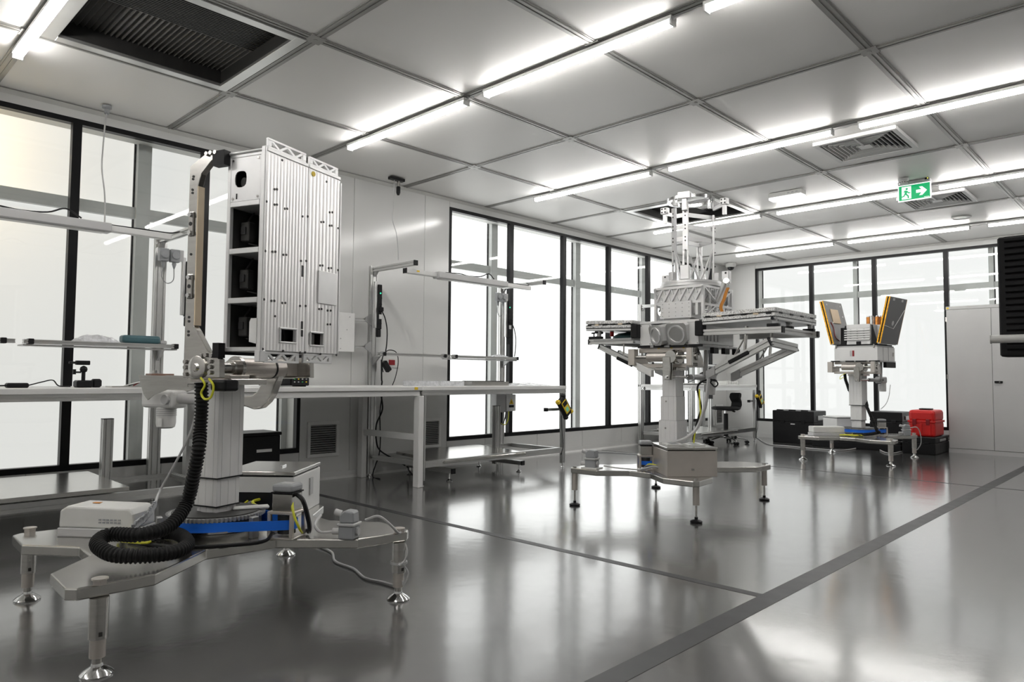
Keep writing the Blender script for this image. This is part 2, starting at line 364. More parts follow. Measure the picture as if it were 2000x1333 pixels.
# facade beyond the glass
XF = XL-.32; YFc = YB+.32
def facade(name, axis, pos, u0, u1, mulls, zt, mw=.055):
    def bx(mb, a0, a1, z0, z1, o0, o1):
        if axis == 'y': return mb.box((pos-o1, a0, z0), (pos-o0, a1, z1))
        return mb.box((a0, pos+o0, z0), (a1, pos+o1, z1))
    r = MB(); bx(r, u0, u1, zt-.05, zt+.05, 0, .1); bx(r, u0, u1, -.1, .12, 0, .1); bx(r, u0, u1, 3.1, 3.3, 0, .1)
    fr = struct(r.build(name, m_facade))
    for k in mulls:
        mb = MB(); bx(mb, k-mw, k+mw, .12, 3.1, -.03, .1); mb.build('facade_mullion', m_facade, fr)
    e = [u0]+list(mulls)+[u1]
    for a, b in zip(e, e[1:]):
        for z0, z1 in ((.12, zt-.05), (zt+.05, 3.1)):
            mb = MB(); bx(mb, a+mw, b-mw, z0, z1, .05, .06); mb.build('frosted_pane', m_frost3 if axis == 'x' else m_frost2 if a < 4.5 else m_frost, fr)
            g = MB(); bx(g, a+mw, a+mw+.012, z0, z1, .03, .05); bx(g, b-mw-.012, b-mw, z0, z1, .03, .05); g.build('gasket', m_black, fr)
facade('window_4', 'y', XF, YF, YB+.5, [-2.1, -.7, .7, 2.14, 3.53, 4.97, 6.42, 8.16, 9.9, 11.5], 2.42)
facade('window_5', 'x', YFc, XL-.5, XR, [-5.7, -4.04, -2.12, -.5, 1.0], 2.46, .028)
# sill and head boards closing the cavity
struct(MB().box((XF, YF, WZ0-.02), (XL-T, YB, WZ0)).build('trim_3', m_reveal)); struct(MB().box((XF, YF, WZ1), (XL-T, YB, WZ1+.02)).build('trim_4', m_reveal))
struct(MB().box((XL, YB+T, WZ0-.02), (XR, YFc, WZ0)).build('trim_5', m_reveal)); struct(MB().box((XL, YB+T, WZ1), (XR, YFc, WZ1+.02)).build('trim_6', m_reveal))
for n, y in (('trim_7', WA[1]+.02), ('trim_8', WB[0]-.04), ('trim_9', WB[1]+.02)): struct(MB().box((XF, y, WZ0), (XL-T, y+.02, WZ1)).build(n, m_reveal))
struct(MB().box((BA[0]-.04, YB+T, WZ0), (BA[0]-.02, YFc, WZ1)).build('trim_10', m_reveal))
# warm lamp standing outside the far left pane
ld = bpy.data.lights.new('outside_lamp', 'POINT'); ld.energy = 11; ld.color = (1, .72, .32); ld.shadow_soft_size = .1
lo = bpy.data.objects.new('outside_lamp', ld); COL.objects.link(lo); lo.location = (XF-.38, .62, 2.75)
# floor marking tapes
tag(MB().box((-1.517, YF+.3, 0), (-1.417, 12.1, .0012)).build('floor_tape', m_tape), 'wide black tape line running from the foreground towards the cabinet', 'tape')
tag(MB().box((-6.1, 3.262, 0), (-1.517, 3.318, .0012)).build('floor_tape', m_tape), 'black tape line crossing the floor between the near and middle machines', 'tape')
tag(MB().box((-6.1, 8.18, 0), (-1.517, 8.205, .0012)).box((-1.417, 8.18, 0), (2.0, 8.205, .0012)).build('floor_tape', m_tape), 'thin dark tape line on the floor in front of the farthest machine', 'tape')
# ================================================================== CEILING FITTINGS
def filter_unit(cell, label):
    x0, x1, y0, y1 = cell; t = thing('filter_unit', label, 'air filter', (x0, y0, HC), 0, 'open ceiling filter units')
    W, D = x1-x0, y1-y0; a = .075; b = .055
    f = MB(); f.box((PW, PW, -.012), (W-PW, a+.05, .01)).box((PW, D-a-.03, -.012), (W-PW, D-PW, .01)).box((PW, a+.05, -.012), (a+.03, D-a-.03, .01)).box((W-a-.03, a+.05, -.012), (W-PW, D-a-.03, .01))
    f.build('frame', m_alu, t, bevel=.002)
    g = MB(); i0, i1, j0, j1 = a+.03, W-a-.03, a+.05, D-a-.03
    for p, q in (((i0-.01, j0-.01), (i1+.01, j0)), ((i0-.01, j1), (i1+.01, j1+.01)), ((i0-.01, j0), (i0, j1)), ((i1, j0), (i1+.01, j1))): g.box((p[0], p[1], .01), (q[0], q[1], .16))
    g.build('housing', m_darkm, t)
    g = MB(); k = 62
    vs = []
    for i in range(k+1):
        y = j0+(j1-j0)*i/k; z = .115 if i % 2 else .095
        vs += [(i0, y, z), (i1, y, z)]
    g.add(vs, [(2*i, 2*i+2, 2*i+3, 2*i+1) for i in range(k)])
    g.build('filter_pleats', m_filt, t)
    g = MB(); g.box((i0, j0, .155), (i1, j1, .16)); g.build('backing', m_dark, t)
    g = MB()
    for i in range(26):
        x = i0+(i1-i0)*(.48+.52*(i+.5)/26); g.box((x-.005, j0, .088), (x+.005, j1, .094))
    r = g.build('rib', m_darkm, t); r['kind'] = 'stuff'
    return t
filter_unit(open_cells[0], 'large dark open filter unit in the ceiling at upper left'); filter_unit(open_cells[1], 'dark open filter unit in the ceiling above the truss tower')
# ceiling tube lights
SEG = [(-5.39, -3.83), (-3.63, -2.08), (-1.88, -.33)]
ROWS = {'z': GY0-5*GSY, 'o': .984, 'a': GY0-GSY, 'b': GY0+GSY, 'c': GY0+3*GSY, 'd': GY0+5*GSY}  # row z is added out of view to light the machine fronts
rown = {'z': 'added unseen row behind the viewpoint', 'o': 'row beside the big open filter', 'a': 'nearest row of lights crossing mid ceiling', 'b': 'second row of lights crossing the ceiling', 'c': 'third row passing behind the exit sign', 'd': 'last row before the far wall'}
segn = ['end light by the left windows', 'second light from the left windows', 'third light from the left windows', 'fourth light from the left windows']
def batten(x0, x1, y, label):
    L = x1-x0; t = thing('tube_light', label, 'light', (x0, y, HC), 0, 'slim ceiling tube lights')
    if not hasattr(batten, 'src'):
        b = MB().box((0, -.031, -.035), (L, .031, -.014)).build('body', m_white, t)
        d = MB().prism([(-.024, 0), (-.026, -.018), (-.016, -.030), (.016, -.030), (.026, -.018), (.024, 0)], (.012, 0, -.035), (0, 1, 0), (0, 0, 1), (L-.024, 0, 0)).build('diffuser', m_tube, t)
        e = MB().box((0, -.028, -.067), (.012, .028, -.030)).build('end_cap', m_white, t); e2 = MB().box((L-.012, -.028, -.067), (L, .028, -.030)).build('end_cap', m_white, t)
        c = MB().box((.3, -.012, -.014), (.36, .012, -.003)).build('mounting_clip', m_alu_d, t); c2 = MB().box((L-.36, -.012, -.014), (L-.3, .012, -.003)).build('mounting_clip', m_alu_d, t)
        batten.src = [b, d, e, e2, c, c2]; batten.L = L
    else:
        for o in batten.src: q = inst(o, o.name.split('.')[0], (0, 0, 0), t); q.scale.x = L/batten.L
    k = MB().tube(smooth_path([(L, 0, -.03), (L+.05, .005, -.022), (L+.1, -.006, -.032), (L+.15, .004, -.02), (L+.2, 0, -.03)], 4), .004, 5).build('supply_cable', m_white, t)
    return t
for k in 'zoabcd':
    for i, (a, b) in enumerate(SEG): batten(a, b, ROWS[k], f'{segn[i]} in the {rown[k]}')
# square swirl diffusers
def diffuser(cx, cy, label):
    t = thing('air_diffuser', label, 'air vent', (cx, cy, HC), 0, 'square louvred ceiling diffusers')
    R = .335; dz = -.034
    def sq(mb, r, w, z0, z1): mb.box((-r, -r, z0), (r, -r+w, z1)).box((-r, r-w, z0), (r, r, z1)).box((-r, -r+w, z0), (-r+w, r-w, z1)).box((r-w, -r+w, z0), (r, r-w, z1))
    f = MB(); sq(f, R, .040, dz, 0); f.build('frame', m_white, t, bevel=.003)
    MB().box((-R+.04, -R+.04, -.002), (R-.04, R-.04, 0)).build('backing', m_dark, t)
    for i in range(7):
        r = R-.058-i*.036; b = MB(); w = .009
        for a in range(4):      # sloped vanes
            c, s = [(1, 0), (0, 1), (-1, 0), (0, -1)][a]
            def rot(x, y): return (x*c-y*s, x*s+y*c)
            P4 = [(-r, -r, dz+.002), (r, -r, dz+.002), (r-w, -r+w, -.006), (-r+w, -r+w, -.006)]
            P5 = [(x-math.copysign(.003, x) if False else x, y+.004, z) for x, y, z in P4]
            b.add([(*rot(x, y), z) for x, y, z in P4]+[(*rot(x, y), z) for x, y, z in P5], [(0, 1, 2, 3), (7, 6, 5, 4), (0, 4, 5, 1), (2, 6, 7, 3)])
        b.build('vane', m_white, t)
    MB().box((-.05, -.05, dz), (.05, .05, dz+.006)).build('centre_plate', m_white, t, bevel=.003)
    MB().box((-.01, -R+.03, dz-.002), (.01, -.05, dz+.002)).build('brace', m_alu_d, t)
diffuser(-2.02, 6.575, 'square louvred air diffuser beside the second row of lights'); diffuser(-2.05, 9.13, 'square louvred air diffuser partly hidden behind the exit sign')
# smoke detector, exit sign, emergency light, speaker, dome camera, drops
t = thing('smoke_detector', 'round white smoke detector on the ceiling beside the exit sign', 'smoke detector', (-2.095, 7.99, HC))
MB().lathe([(.05, 0), (.05, -.025), (.045, -.035), (.03, -.04)], n=24).build('base', m_plasl, t, smooth=True)
MB().lathe([(.043, -.035), (.046, -.05), (.036, -.062), (.012, -.066)], n=24).build('sensor_head', m_plasw, t, smooth=True)
b = MB()
for i in range(12):
    a = i*math.pi/6; b.cbox((.043*math.cos(a), .043*math.sin(a), -.047), (.012, .012, .006))
b.build('sensor_slot', m_blk, t)['kind'] = 'stuff'
ES = YP(1786, 375, 8.16); ez = ES.z
t = thing('exit_sign', 'green running man exit sign with arrow hanging from the ceiling', 'exit sign', (ES.x, 8.16, HC))
MB().box((-.15, -.03, ez+.085-HC), (.15, .05, 0)).build('housing', m_plasl, t, bevel=.004)
MB().box((.105, -.033, ez+.105-HC), (.14, -.03, ez+.125-HC)).build('indicator_window', m_blk, t); MB().box((.128, -.035, ez+.111-HC), (.136, -.033, ez+.119-HC)).build('indicator', m_ledy, t)
MB().box((-.135, -.033, ez+.10-HC), (-.06, -.03, ez+.112-HC)).build('rating_label', m_plas, t)
pl = MB().box((-.155, -.006, ez-.088-HC), (.155, .006, ez+.088-HC)).build('sign_plate', m_signw, t, bevel=.002)
zc = ez-HC
MB().box((-.145, -.008, zc-.076), (.145, -.006, zc+.076)).build('green_field', m_signg, pl)
def flat(mb, pts, y): mb.prism(pts, (0, y, zc), (1, 0, 0), (0, 0, 1), (0, -.0012, 0))
b = MB(); flat(b, [(-.118, -.066), (-.028, -.066), (-.028, .066), (-.118, .066)], -.008); b.build('doorway_symbol', m_signw, pl)
b = MB()   # running figure (green on the white doorway) and its trailing leg in white outside it
flat(b, [(.0+x, z) for x, z in ((-.082, .045), (-.071, .053), (-.06, .048), (-.058, .037), (-.068, .029), (-.08, .034))], -.0092)
flat(b, [(-.10, .012), (-.088, .028), (-.066, .024), (-.052, .004), (-.036, .002), (-.036, -.008), (-.056, -.008), (-.066, .004), (-.07, -.012), (-.052, -.03), (-.05, -.06), (-.062, -.06), (-.064, -.036), (-.084, -.018), (-.092, -.036), (-.118, -.044), (-.118, -.034), (-.1, -.026), (-.084, .012), (-.092, .004)], -.0092)
b.build('running_figure', m_signg, pl)
b = MB(); flat(b, [(.018, -.016), (.068, -.016), (.045, -.045), (.075, -.045), (.118, 0), (.075, .045), (.045, .045), (.068, .016), (.018, .016)], -.008); b.build('arrow', m_signw, pl)
b = MB(); flat(b, [(.09, -.071), (.138, -.071), (.138, -.067), (.09, -.067)], -.008); b.build('small_print', m_signw, pl)
t = thing('emergency_light', 'white box-shaped emergency light on the ceiling near the third row', 'light', (-3.2, 7.72, HC))
MB().box((-.185, -.065, -.05), (.185, .065, 0)).build('body', m_plasw, t, bevel=.004)
MB().box((-.18, -.062, -.075), (.18, .062, -.05)).build('lamp_cover', m_emerg, t)
b = MB()
for i in range(3): b.box((.03+i*.045, -.067, -.03), (.055+i*.045, -.065, -.022))
b.build('side_label', m_plas, t)['kind'] = 'stuff'
t = thing('ceiling_speaker', 'round flush white speaker in the ceiling near the far wall', 'speaker', (-2.07, 10.4, HC))
MB().lathe([(.11, .003), (.115, -.008), (.10, -.012), (.095, -.006), (.001, -.006)], n=32, close=False).build('grille_ring', m_white, t, smooth=True)
t = thing('dome_camera', 'small white dome camera on the ceiling in the far corner', 'camera', (-5.95, 11.85, HC))
MB().lathe([(.085, 0), (.09, -.03), (.085, -.07), (.062, -.075)], n=24).build('housing', m_plasw, t, smooth=True)
MB().lathe([(.06, -.07), (.055, -.1), (.035, -.122), (.004, -.13)], n=24).build('dome', m_screen, t, smooth=True)
t = thing('cable_drop', 'grey cable hanging from a ceiling gland by the left windows', 'cable', (-6.03, 1.691, HC))
MB().lathe([(.035, 0), (.035, -.02), (.018, -.03), (.018, -.06), (.01, -.07)], n=16).build('gland', m_plas, t, smooth=True)
def lp(px, py, x, o): return XP(px, py, x)-Vector(o)
og = (-6.03, 1.691, HC)
cable('cable', [(0, 0, -.06)]+[lp(px, py, -5.98, og) for px, py in ((206, 235), (201, 290), (199, 330), (204, 375), (205, 410))]+[lp(204, 445, -5.75, og)], .006, m_plasl, t)
t = thing('socket_drop', 'black ceiling bracket with hanging connector above the grey wall', 'bracket', (-5.96, 4.42, HC))
MB().box((-.03, -.09, -.035), (.03, .09, -.005)).box((-.02, -.02, -.005), (.02, .02, 0)).build('bracket', m_blk, t, bevel=.006)
MB().cyl((0, .025, -.035), (0, .025, -.10), .018, n=14).build('connector', m_steel, t, smooth=True); MB().lathe([(.016, -.09), (.022, -.1), (.022, -.16), (.012, -.185)], (0, .025, 0), n=14).build('plug', m_blk, t, smooth=True)
og = (-5.96, 4.42, HC)
cable('thin_cable', [(0, -.03, -.035)]+[lp(px, py, -5.96, og) for px, py in ((768, 400), (767, 430), (774, 455), (777, 480))]+[lp(778, 508, -5.75, og)], .004, m_plasl, t)
# wall vents
def wall_vent(y0, y1, z0, z1, label):
    t = thing('wall_vent', label, 'air vent', (XL, y0, z0), 0, 'white slatted wall vents'); W, H = y1-y0, z1-z0; f = .032
    MB().box((0, 0, 0), (.018, W, f)).box((0, 0, H-f), (.018, W, H)).box((0, 0, f), (.018, f, H-f)).box((0, W-f, f), (.018, W, H-f)).build('frame', m_white, t, bevel=.002)
    MB().box((.0005, f, f), (.001, W-f, H-f)).build('backing', m_dark, t)
    n = 13; s0 = None
    for i in range(n):
        z = f+(H-2*f)*(i+.5)/n
        if s0 is None: s0 = MB().add([(.002, f, -.004), (.016, f, .006), (.016, f, .0085), (.002, f, -.0015), (.002, W-f, -.004), (.016, W-f, .006), (.016, W-f, .0085), (.002, W-f, -.0015)], [(0, 1, 2, 3), (7, 6, 5, 4), (0, 4, 5, 1), (1, 5, 6, 2), (2, 6, 7, 3), (3, 7, 4, 0)]).build('slat', m_plasl, t); s0.location.z = z
        else: inst(s0, 'slat', (0, 0, z), t)
wall_vent(3.594, 3.946, .229, .576, 'slatted wall vent beside the near machine, left of the bench legs')
wall_vent(4.94, 5.285, .229, .56, 'slatted wall vent partly hidden behind the bench legs'); wall_vent(11.74, 12.02, .20, .56, 'slatted wall vent behind the stool in the far corner')
# ================================================================== BENCHES (aluminium profile workbenches along the left wall)
# bench frame: x in world metres (wall at -6.222), local y 0..2.11 along the wall
def make_bench(y0, label, plat, platlow, platx, shelf_items=True):
    t = thing('workbench', label, 'workbench', (0, y0, 0), 0, 'aluminium profile workbenches'); L = 2.11
    xr, xf = -6.06, -5.25
    MB().box((-6.14, 0, .897), (-5.215, L, .935)).build('tabletop', m_poww, t, bevel=.003)
    def pr(name, p, q, w=.045, h=None): return MB().prof(p, q, w, h).build(name, m_alu, t)
    pr('front_beam', (xf, .0, .874), (xf, L, .874)); pr('rear_beam', (xr, .0, .874), (xr, L, .874))
    pr('side_beam', (xr+.03, .045, .874), (xf-.03, .045, .874)); pr('side_beam', (xr+.03, L-.045, .874), (xf-.03, L-.045, .874))
    for y in (.025, L-.025):
        pr('leg', (xf, y, .05), (xf, y, .852))
        MB().lathe([(.022, 0), (.022, .006), (.008, .014), (.008, .05)], (xf, y, 0), n=14).build('foot', m_chrome, t, smooth=True)
    for y, ya in ((.045, .045), (L-.17, L-.17)):
        u = pr('upright', (xr-.055, y, .03), (xr-.055, y, 2.17), .045, .09)
        a = pr('arm', (xr-.03, y, 2.135), (-5.42, y, 2.135), .045)
        MB().box((-5.42, y-.024, 2.11), (-5.405, y+.024, 2.16)).build('end_cap', m_blk, a, bevel=.002)
        MB().prism([(0, 0), (.05, 0), (0, -.05)], (xr-.03, y-.015, 2.112), (1, 0, 0), (0, 0, 1), (0, .03, 0)).build('gusset', m_alu_d, a)
        MB().lathe([(.03, 0), (.03, .006), (.01, .012), (.01, .04)], (xr-.055, y, 0), n=14).build('foot', m_chrome, u, smooth=True)
    # light bar carried by the arms
    lb = MB().prism([(-.03, -.022), (.03, -.022), (.03, .022), (-.03, .022)], (-5.52, .0, 2.062), (1, 0, 0), (0, 0, 1), (0, 1.80, 0)).build('light_bar', m_poww, t, bevel=.004)
    lum = MB().prism([(-.055, -.03), (-.04, -.036), (.04, -.036), (.055, -.03), (.05, .03), (-.05, .03)], (-5.505, .38, 2.062), (1, 0, 0), (0, 0, 1), (0, 1.0, 0)).build('luminaire', m_plasl, t, bevel=.004)
    MB().box((-5.54, .42, 2.022), (-5.47, 1.34, 2.026)).build('lens', m_plasw, lum)
    MB().box((-5.489, .12, 2.062), (-5.4885, .155, 2.078)).build('yellow_label', m_yel, lb)
    MB().box((-5.55, -.006, 2.038), (-5.49, .0, 2.088)).build('bar_end', m_blk, lb)
    cb = MB().tube(smooth_path([(-5.52, .52, 2.102), (-5.5, .7, 2.108), (-5.53, .85, 2.104), (-5.5, 1.0, 2.112), (-5.48, 1.1, 2.15), (-5.5, 1.2, 2.105)], 5), .006, 6).build('lamp_cable', m_blk, lum, smooth=True)
    MB().tube(smooth_path([(-5.52, 1.38, 2.09), (-5.52, 1.6, 2.092), (-5.54, 1.8, 2.098), (-5.7, 1.93, 2.15), (-6.0, 1.95, 2.165)], 5), .006, 6).build('lamp_cable', m_blk, lum, smooth=True)
    # shelf rails
    s1 = MB().prof((-5.93, .0, 1.255), (-5.93, .93, 1.255), .05, .03).build('shelf_rail', m_alu, t); s2 = MB().prof((-5.93, .98, 1.255), (-5.93, L-.08, 1.255), .06, .03).build('shelf_rail', m_alu, t)
    for y, s in ((.05, s1), (.86, s1), (1.02, s2), (L-.1, s2)): MB().box((-5.97, y-.015, 1.236), (-5.895, y+.02, 1.276)).build('clamp', m_blk, s, bevel=.004)
    MB().box((-6.1, .98, 1.225), (-5.93, L-.08, 1.236)).build('shelf_board', m_plasl, s2)
    for y in (.045, L-.17): MB().prism([(0, 0), (.12, 0), (.0, -.09)], (xr-.03, y-.01, 1.232), (1, 0, 0), (0, 0, 1), (0, .02, 0)).build('shelf_bracket', m_alu_d, t)
    # lower frame
    pr('lower_rail', (xr, .045, .2), (xf, .045, .2)); pr('lower_rail', (xr, L-.045, .2), (xf, L-.045, .2)); pr('lower_rail', (xr, .06, .2), (xr, L-.06, .2)); pr('lower_rail', (xf, .05, .2), (xf, L-.05, .2), .045, .06)
    # footrest platform on its own rails
    (zr, zf), (px0, px1) = plat, platx
    ft = MB()
    ft.add([(px0, .27, zr-.03), (px1, .27, zf-.03), (px1, 1.44, zf-.03), (px0, 1.44, zr-.03), (px0, .27, zr), (px1, .27, zf), (px1, 1.44, zf), (px0, 1.44, zr)], [(3, 2, 1, 0), (4, 5, 6, 7), (0, 1, 5, 4), (1, 2, 6, 5), (2, 3, 7, 6), (3, 0, 4, 7)])
    ft = ft.build('footrest', m_plate, t, bevel=.004)
    for y in (.43, 1.43):
        r = MB().prof((-6.0, y, .1), (-5.27, y, .1), .045).build('footrest_rail', m_alu, t)
        MB().box((-5.27, y-.024, .076), (-5.255, y+.024, .124)).build('end_cap', m_blk, r)
        for x in (-5.32, -5.95): MB().lathe([(.03, 0), (.032, .008), (.012, .02), (.008, .03), (.008, .078)], (x, y, 0), n=14).build('foot', m_chrome, r, smooth=True)
        MB().box((-5.7, y-.02, .122), (-5.6, y+.02, zr-.03)).build('footrest_post', m_alu_d, t)
    MB().prof((-5.55, .455, .145), (-5.55, 1.405, .145), .045).build('footrest_rail', m_alu, t)
    p = MB().prof((-5.72, 1.475, .05), (-5.72, 1.475, .70), .06, .07).build('guide_post', m_alu, t); MB().box((-5.75, 1.44, .70), (-5.69, 1.51, .705)).build('end_cap', m_blk, p)
    return t
def upright_fittings(y0, which, label):
    """power strip and cables clamped to an upright"""
    t = thing('power_strip', label, 'power strip', (-6.03, y0, 0), 0, 'black power strips on the bench uprights')
    MB().box((0, -.052, 1.52), (.03, -.024, 2.0)).build('mounting_rail', m_alu, t, bevel=.003)
    b = MB().box((.0, -.024, 1.51), (.045, .022, 1.97)).build('strip_body', m_blk, t, bevel=.004)
    MB().cyl((.045, .0, 1.88), (.048, .0, 1.88), .008, n=12).build('indicator', m_led, b)
    for k in range(5): MB().cyl((.045, 0, 1.83-k*.065), (.047, 0, 1.83-k*.065), .02, n=12).build('socket', m_blkm, b)
    MB().box((.046, -.015, 1.615), (.06, .012, 1.66)).build('white_label', m_white, b)
    MB().box((.046, -.018, 1.69), (.085, .018, 1.735)).build('plug', m_blkm, t, bevel=.006); MB().box((.0, -.02, 1.43), (.04, .02, 1.51)).build('cable_boot', m_blkm, t, bevel=.006)
    MB().tube(smooth_path([(.07, .0, 1.70), (.09, .03, 1.62), (.1, .05, 1.5), (.09, .055, 1.36), (.08, .05, 1.28)], 5), .006, 6).build('cable', m_blkm, t, smooth=True)
    return t
benchC = make_bench(4.215, 'aluminium workbench between the truss machine and the grey wall, trays on top', (.25, .22), .2, (-5.98, -5.22))
benchA = make_bench(.21, 'aluminium workbench in front of the left windows, teal box on its shelf', (.30, .285), .2, (-6.0, -5.10))
benchD = copy_tree(benchC); benchD.location.y = 9.17; tag(benchD, 'aluminium workbench in the far corner behind the black stool', 'workbench')
upright_fittings(4.26, 0, 'black power strip on the upright beside the white mounting plate'); upright_fittings(6.17, 0, 'black power strip on the upright standing before the middle windows'); upright_fittings(2.34, 0, 'black power strip on the upright behind the near machine')
# white steel table between the benches
t = thing('steel_table', 'white steel table behind the near machine with black instrument on it', 'table', (0, 2.40, 0)); L = 1.80
MB().box((-6.16, 0, .897), (-5.20, L, .935)).build('tabletop', m_poww, t, bevel=.004)
MB().box((-6.14, .02, .847), (-5.22, L-.02, .896)).build('apron', m_poww, t, bevel=.003)
for y in (.03, L-.03):
    MB().box((-5.265, y-.025, 0), (-5.185, y+.035 if y > 1 else y+.025, .847)).build('leg', m_poww, t, bevel=.004); MB().box((-6.17, y-.03, 0), (-6.09, y+.03, .847)).build('leg', m_poww, t, bevel=.004)
    MB().box((-6.09, y-.012, .43), (-5.265, y+.012, .49)).build('crossbar', m_poww, t, bevel=.003)
MB().box((-5.199, L-.10, .905), (-5.1985, L-.06, .93)).build('yellow_label', m_yel, t)
# white mounting plate on the near side of the upright of bench C
t = thing('mounting_plate', 'white mounting plate cantilevered from the bench upright near the wall', 'mounting plate', (-6.115, 4.26, 0))
MB().box((.03, -.56, 1.27), (.036, -.24, 1.66)).build('plate', m_poww, t, bevel=.002)
for z in (1.33, 1.61):
    r = MB().prof((0, -.62, z), (0, -.05, z), .045).build('support_rail', m_alu, t); MB().box((-.024, -.632, z-.024), (.024, -.62, z+.024)).build('end_cap', m_blk, r)
    MB().prism([(0, -.07), (-.08, -.02), (-.08, .02), (0, .07)], (.024, -.03, z), (0, 1, 0), (0, 0, 1), (.012, 0, 0)).build('hinge_gusset', m_alu_d, t, bevel=.004)
b = MB()
for y, z in ((-.5, 1.62), (-.3, 1.62), (-.45, 1.5), (-.33, 1.49), (-.4, 1.40), (-.4, 1.3)): b.cyl((.036, y, z), (.038, y, z), .006, n=8)
b.build('screw', m_alu_d, t)['kind'] = 'stuff'
# wall socket with red insert, transformer, cables
t = thing('wall_socket', 'white wall socket plate with dark red sockets above the bench', 'socket', (XL, 4.49, 1.12))
MB().box((0, -.02, 0), (.012, .19, .11)).build('plate', m_plasw, t, bevel=.003); MB().box((.012, .05, .03), (.02, .13, .085)).build('red_insert', m_redd, t, bevel=.002)
t = thing('transformer', 'black plug-in transformer hanging on its cable by the bench upright', 'adapter', (-6.0, 4.36, 1.08))
MB().obox((0, .0, .05), (.05, .06, .12), (1, 0, 0), (0, .8, .6), (0, -.6, .8)).build('body', m_blk, t, bevel=.008)
MB().tube(smooth_path([(0, -.04, -.01), (0, -.06, .1), (0, -.03, .18), (0, .03, .22), (0, .12, .2), (0, .15, .1), (0, .12, -.05), (0, .08, -.145)], 5), .005, 6).build('cable', m_blkm, t, smooth=True)
cable_o = thing('power_cable', 'black cable looping down under the white table to the floor', 'cable', (0, 0, 0))
MB().tube(smooth_path([(-6.06, 4.34, 1.2), (-6.08, 4.36, 1.0), (-6.1, 4.38, .97), (-6.17, 4.42, .85)]+[XP(x, y, -5.98) for x, y in ((747, 800), (735, 830), (735, 862), (742, 880), (765, 895), (795, 912))]+[Vector((-5.45, 4.25, .12)), Vector((-5.3, 4.27, .012))], 5), .008, 6).build('cable', m_blkm, cable_o, smooth=True)
MB().tube(smooth_path([XP(x, y, -6.0) for x, y in ((746, 775), (742, 810), (743, 860), (740, 890), (733, 910))]+[ZP(728, 932, .006), ZP(742, 936, .006)], 5), .006, 6).build('thin_cable', m_blkm, cable_o, smooth=True)
# sockets clustered on uprights
def socket_box(x, y, z, label):
    t = thing('surface_socket', label, 'socket', (x, y, z), 0, 'grey surface sockets on the bench uprights')
    for k in (0, 1):
        b = MB().box((0, -.17+.085*k, -.055), (.05, -.095+.085*k, .05)).build('socket_body', m_plas, t, bevel=.006); MB().cyl((.05, -.132+.085*k, 0), (.066, -.132+.085*k, 0), .032, n=14).build('hinged_lid', m_plas, b, bevel=.003)
        MB().lathe([(.014, 0), (.017, -.02), (.008, -.05), (.004, -.06)], (.02, -.132+.085*k, -.05), n=10).build('cable_gland', m_plas, b, smooth=True)
    MB().box((0, -.01, -.04), (.04, .02, .05)).build('bracket', m_alu_d, t)
    MB().tube(smooth_path([(.02, -.132, -.1), (.02, -.14, -.18), (.02, -.1, -.23), (.02, -.05, -.2), (.02, -.047, -.1)], 5), .004, 6).build('cable', m_plas, t, smooth=True)
socket_box(-6.0, 6.09, 1.99, 'grey twin socket on the upright in front of the middle windows'); socket_box(-6.0, 2.26, 2.0, 'grey twin socket on the upright left of the near machine')
# junction box with warning triangle under bench C
t = thing('junction_box', 'grey junction box with yellow warning triangle under the bench top', 'junction box', (-6.02, 6.06, .62))
MB().box((0, .0, 0), (.1, .16, .20)).build('box', m_pow, t, bevel=.004); MB().box((0, -.16, -.01), (.09, -.005, .22)).build('side_box', m_plasl, t, bevel=.004)
lb = MB().box((.1, .04, .045), (.102, .125, .075)).build('black_label', m_blk, t)
MB().prism([(.045, .085), (.12, .085), (.0825, .15)], (.1, 0, 0), (0, 1, 0), (0, 0, 1), (.002, 0, 0)).build('warning_triangle', m_yel, t)
MB().prism([(.078, .095), (.087, .095), (.085, .125), (.08, .125)], (.102, 0, 0), (0, 1, 0), (0, 0, 1), (.001, 0, 0)).build('warning_mark', m_blk, t)
MB().box((.02, -.1, -.14), (.07, -.03, -.01)).build('plug', m_blk, t, bevel=.006); MB().tube(smooth_path([(.05, .09, 0), (.05, .08, -.1), (.05, .03, -.16), (.05, -.06, -.14)], 5), .006, 6).build('cable', m_yelg, t, smooth=True); MB().tube(smooth_path([(.05, .04, 0), (.05, .02, -.1), (.05, -.02, -.15), (.05, -.07, -.14)], 5), .006, 6).build('cable', m_blkm, t, smooth=True)
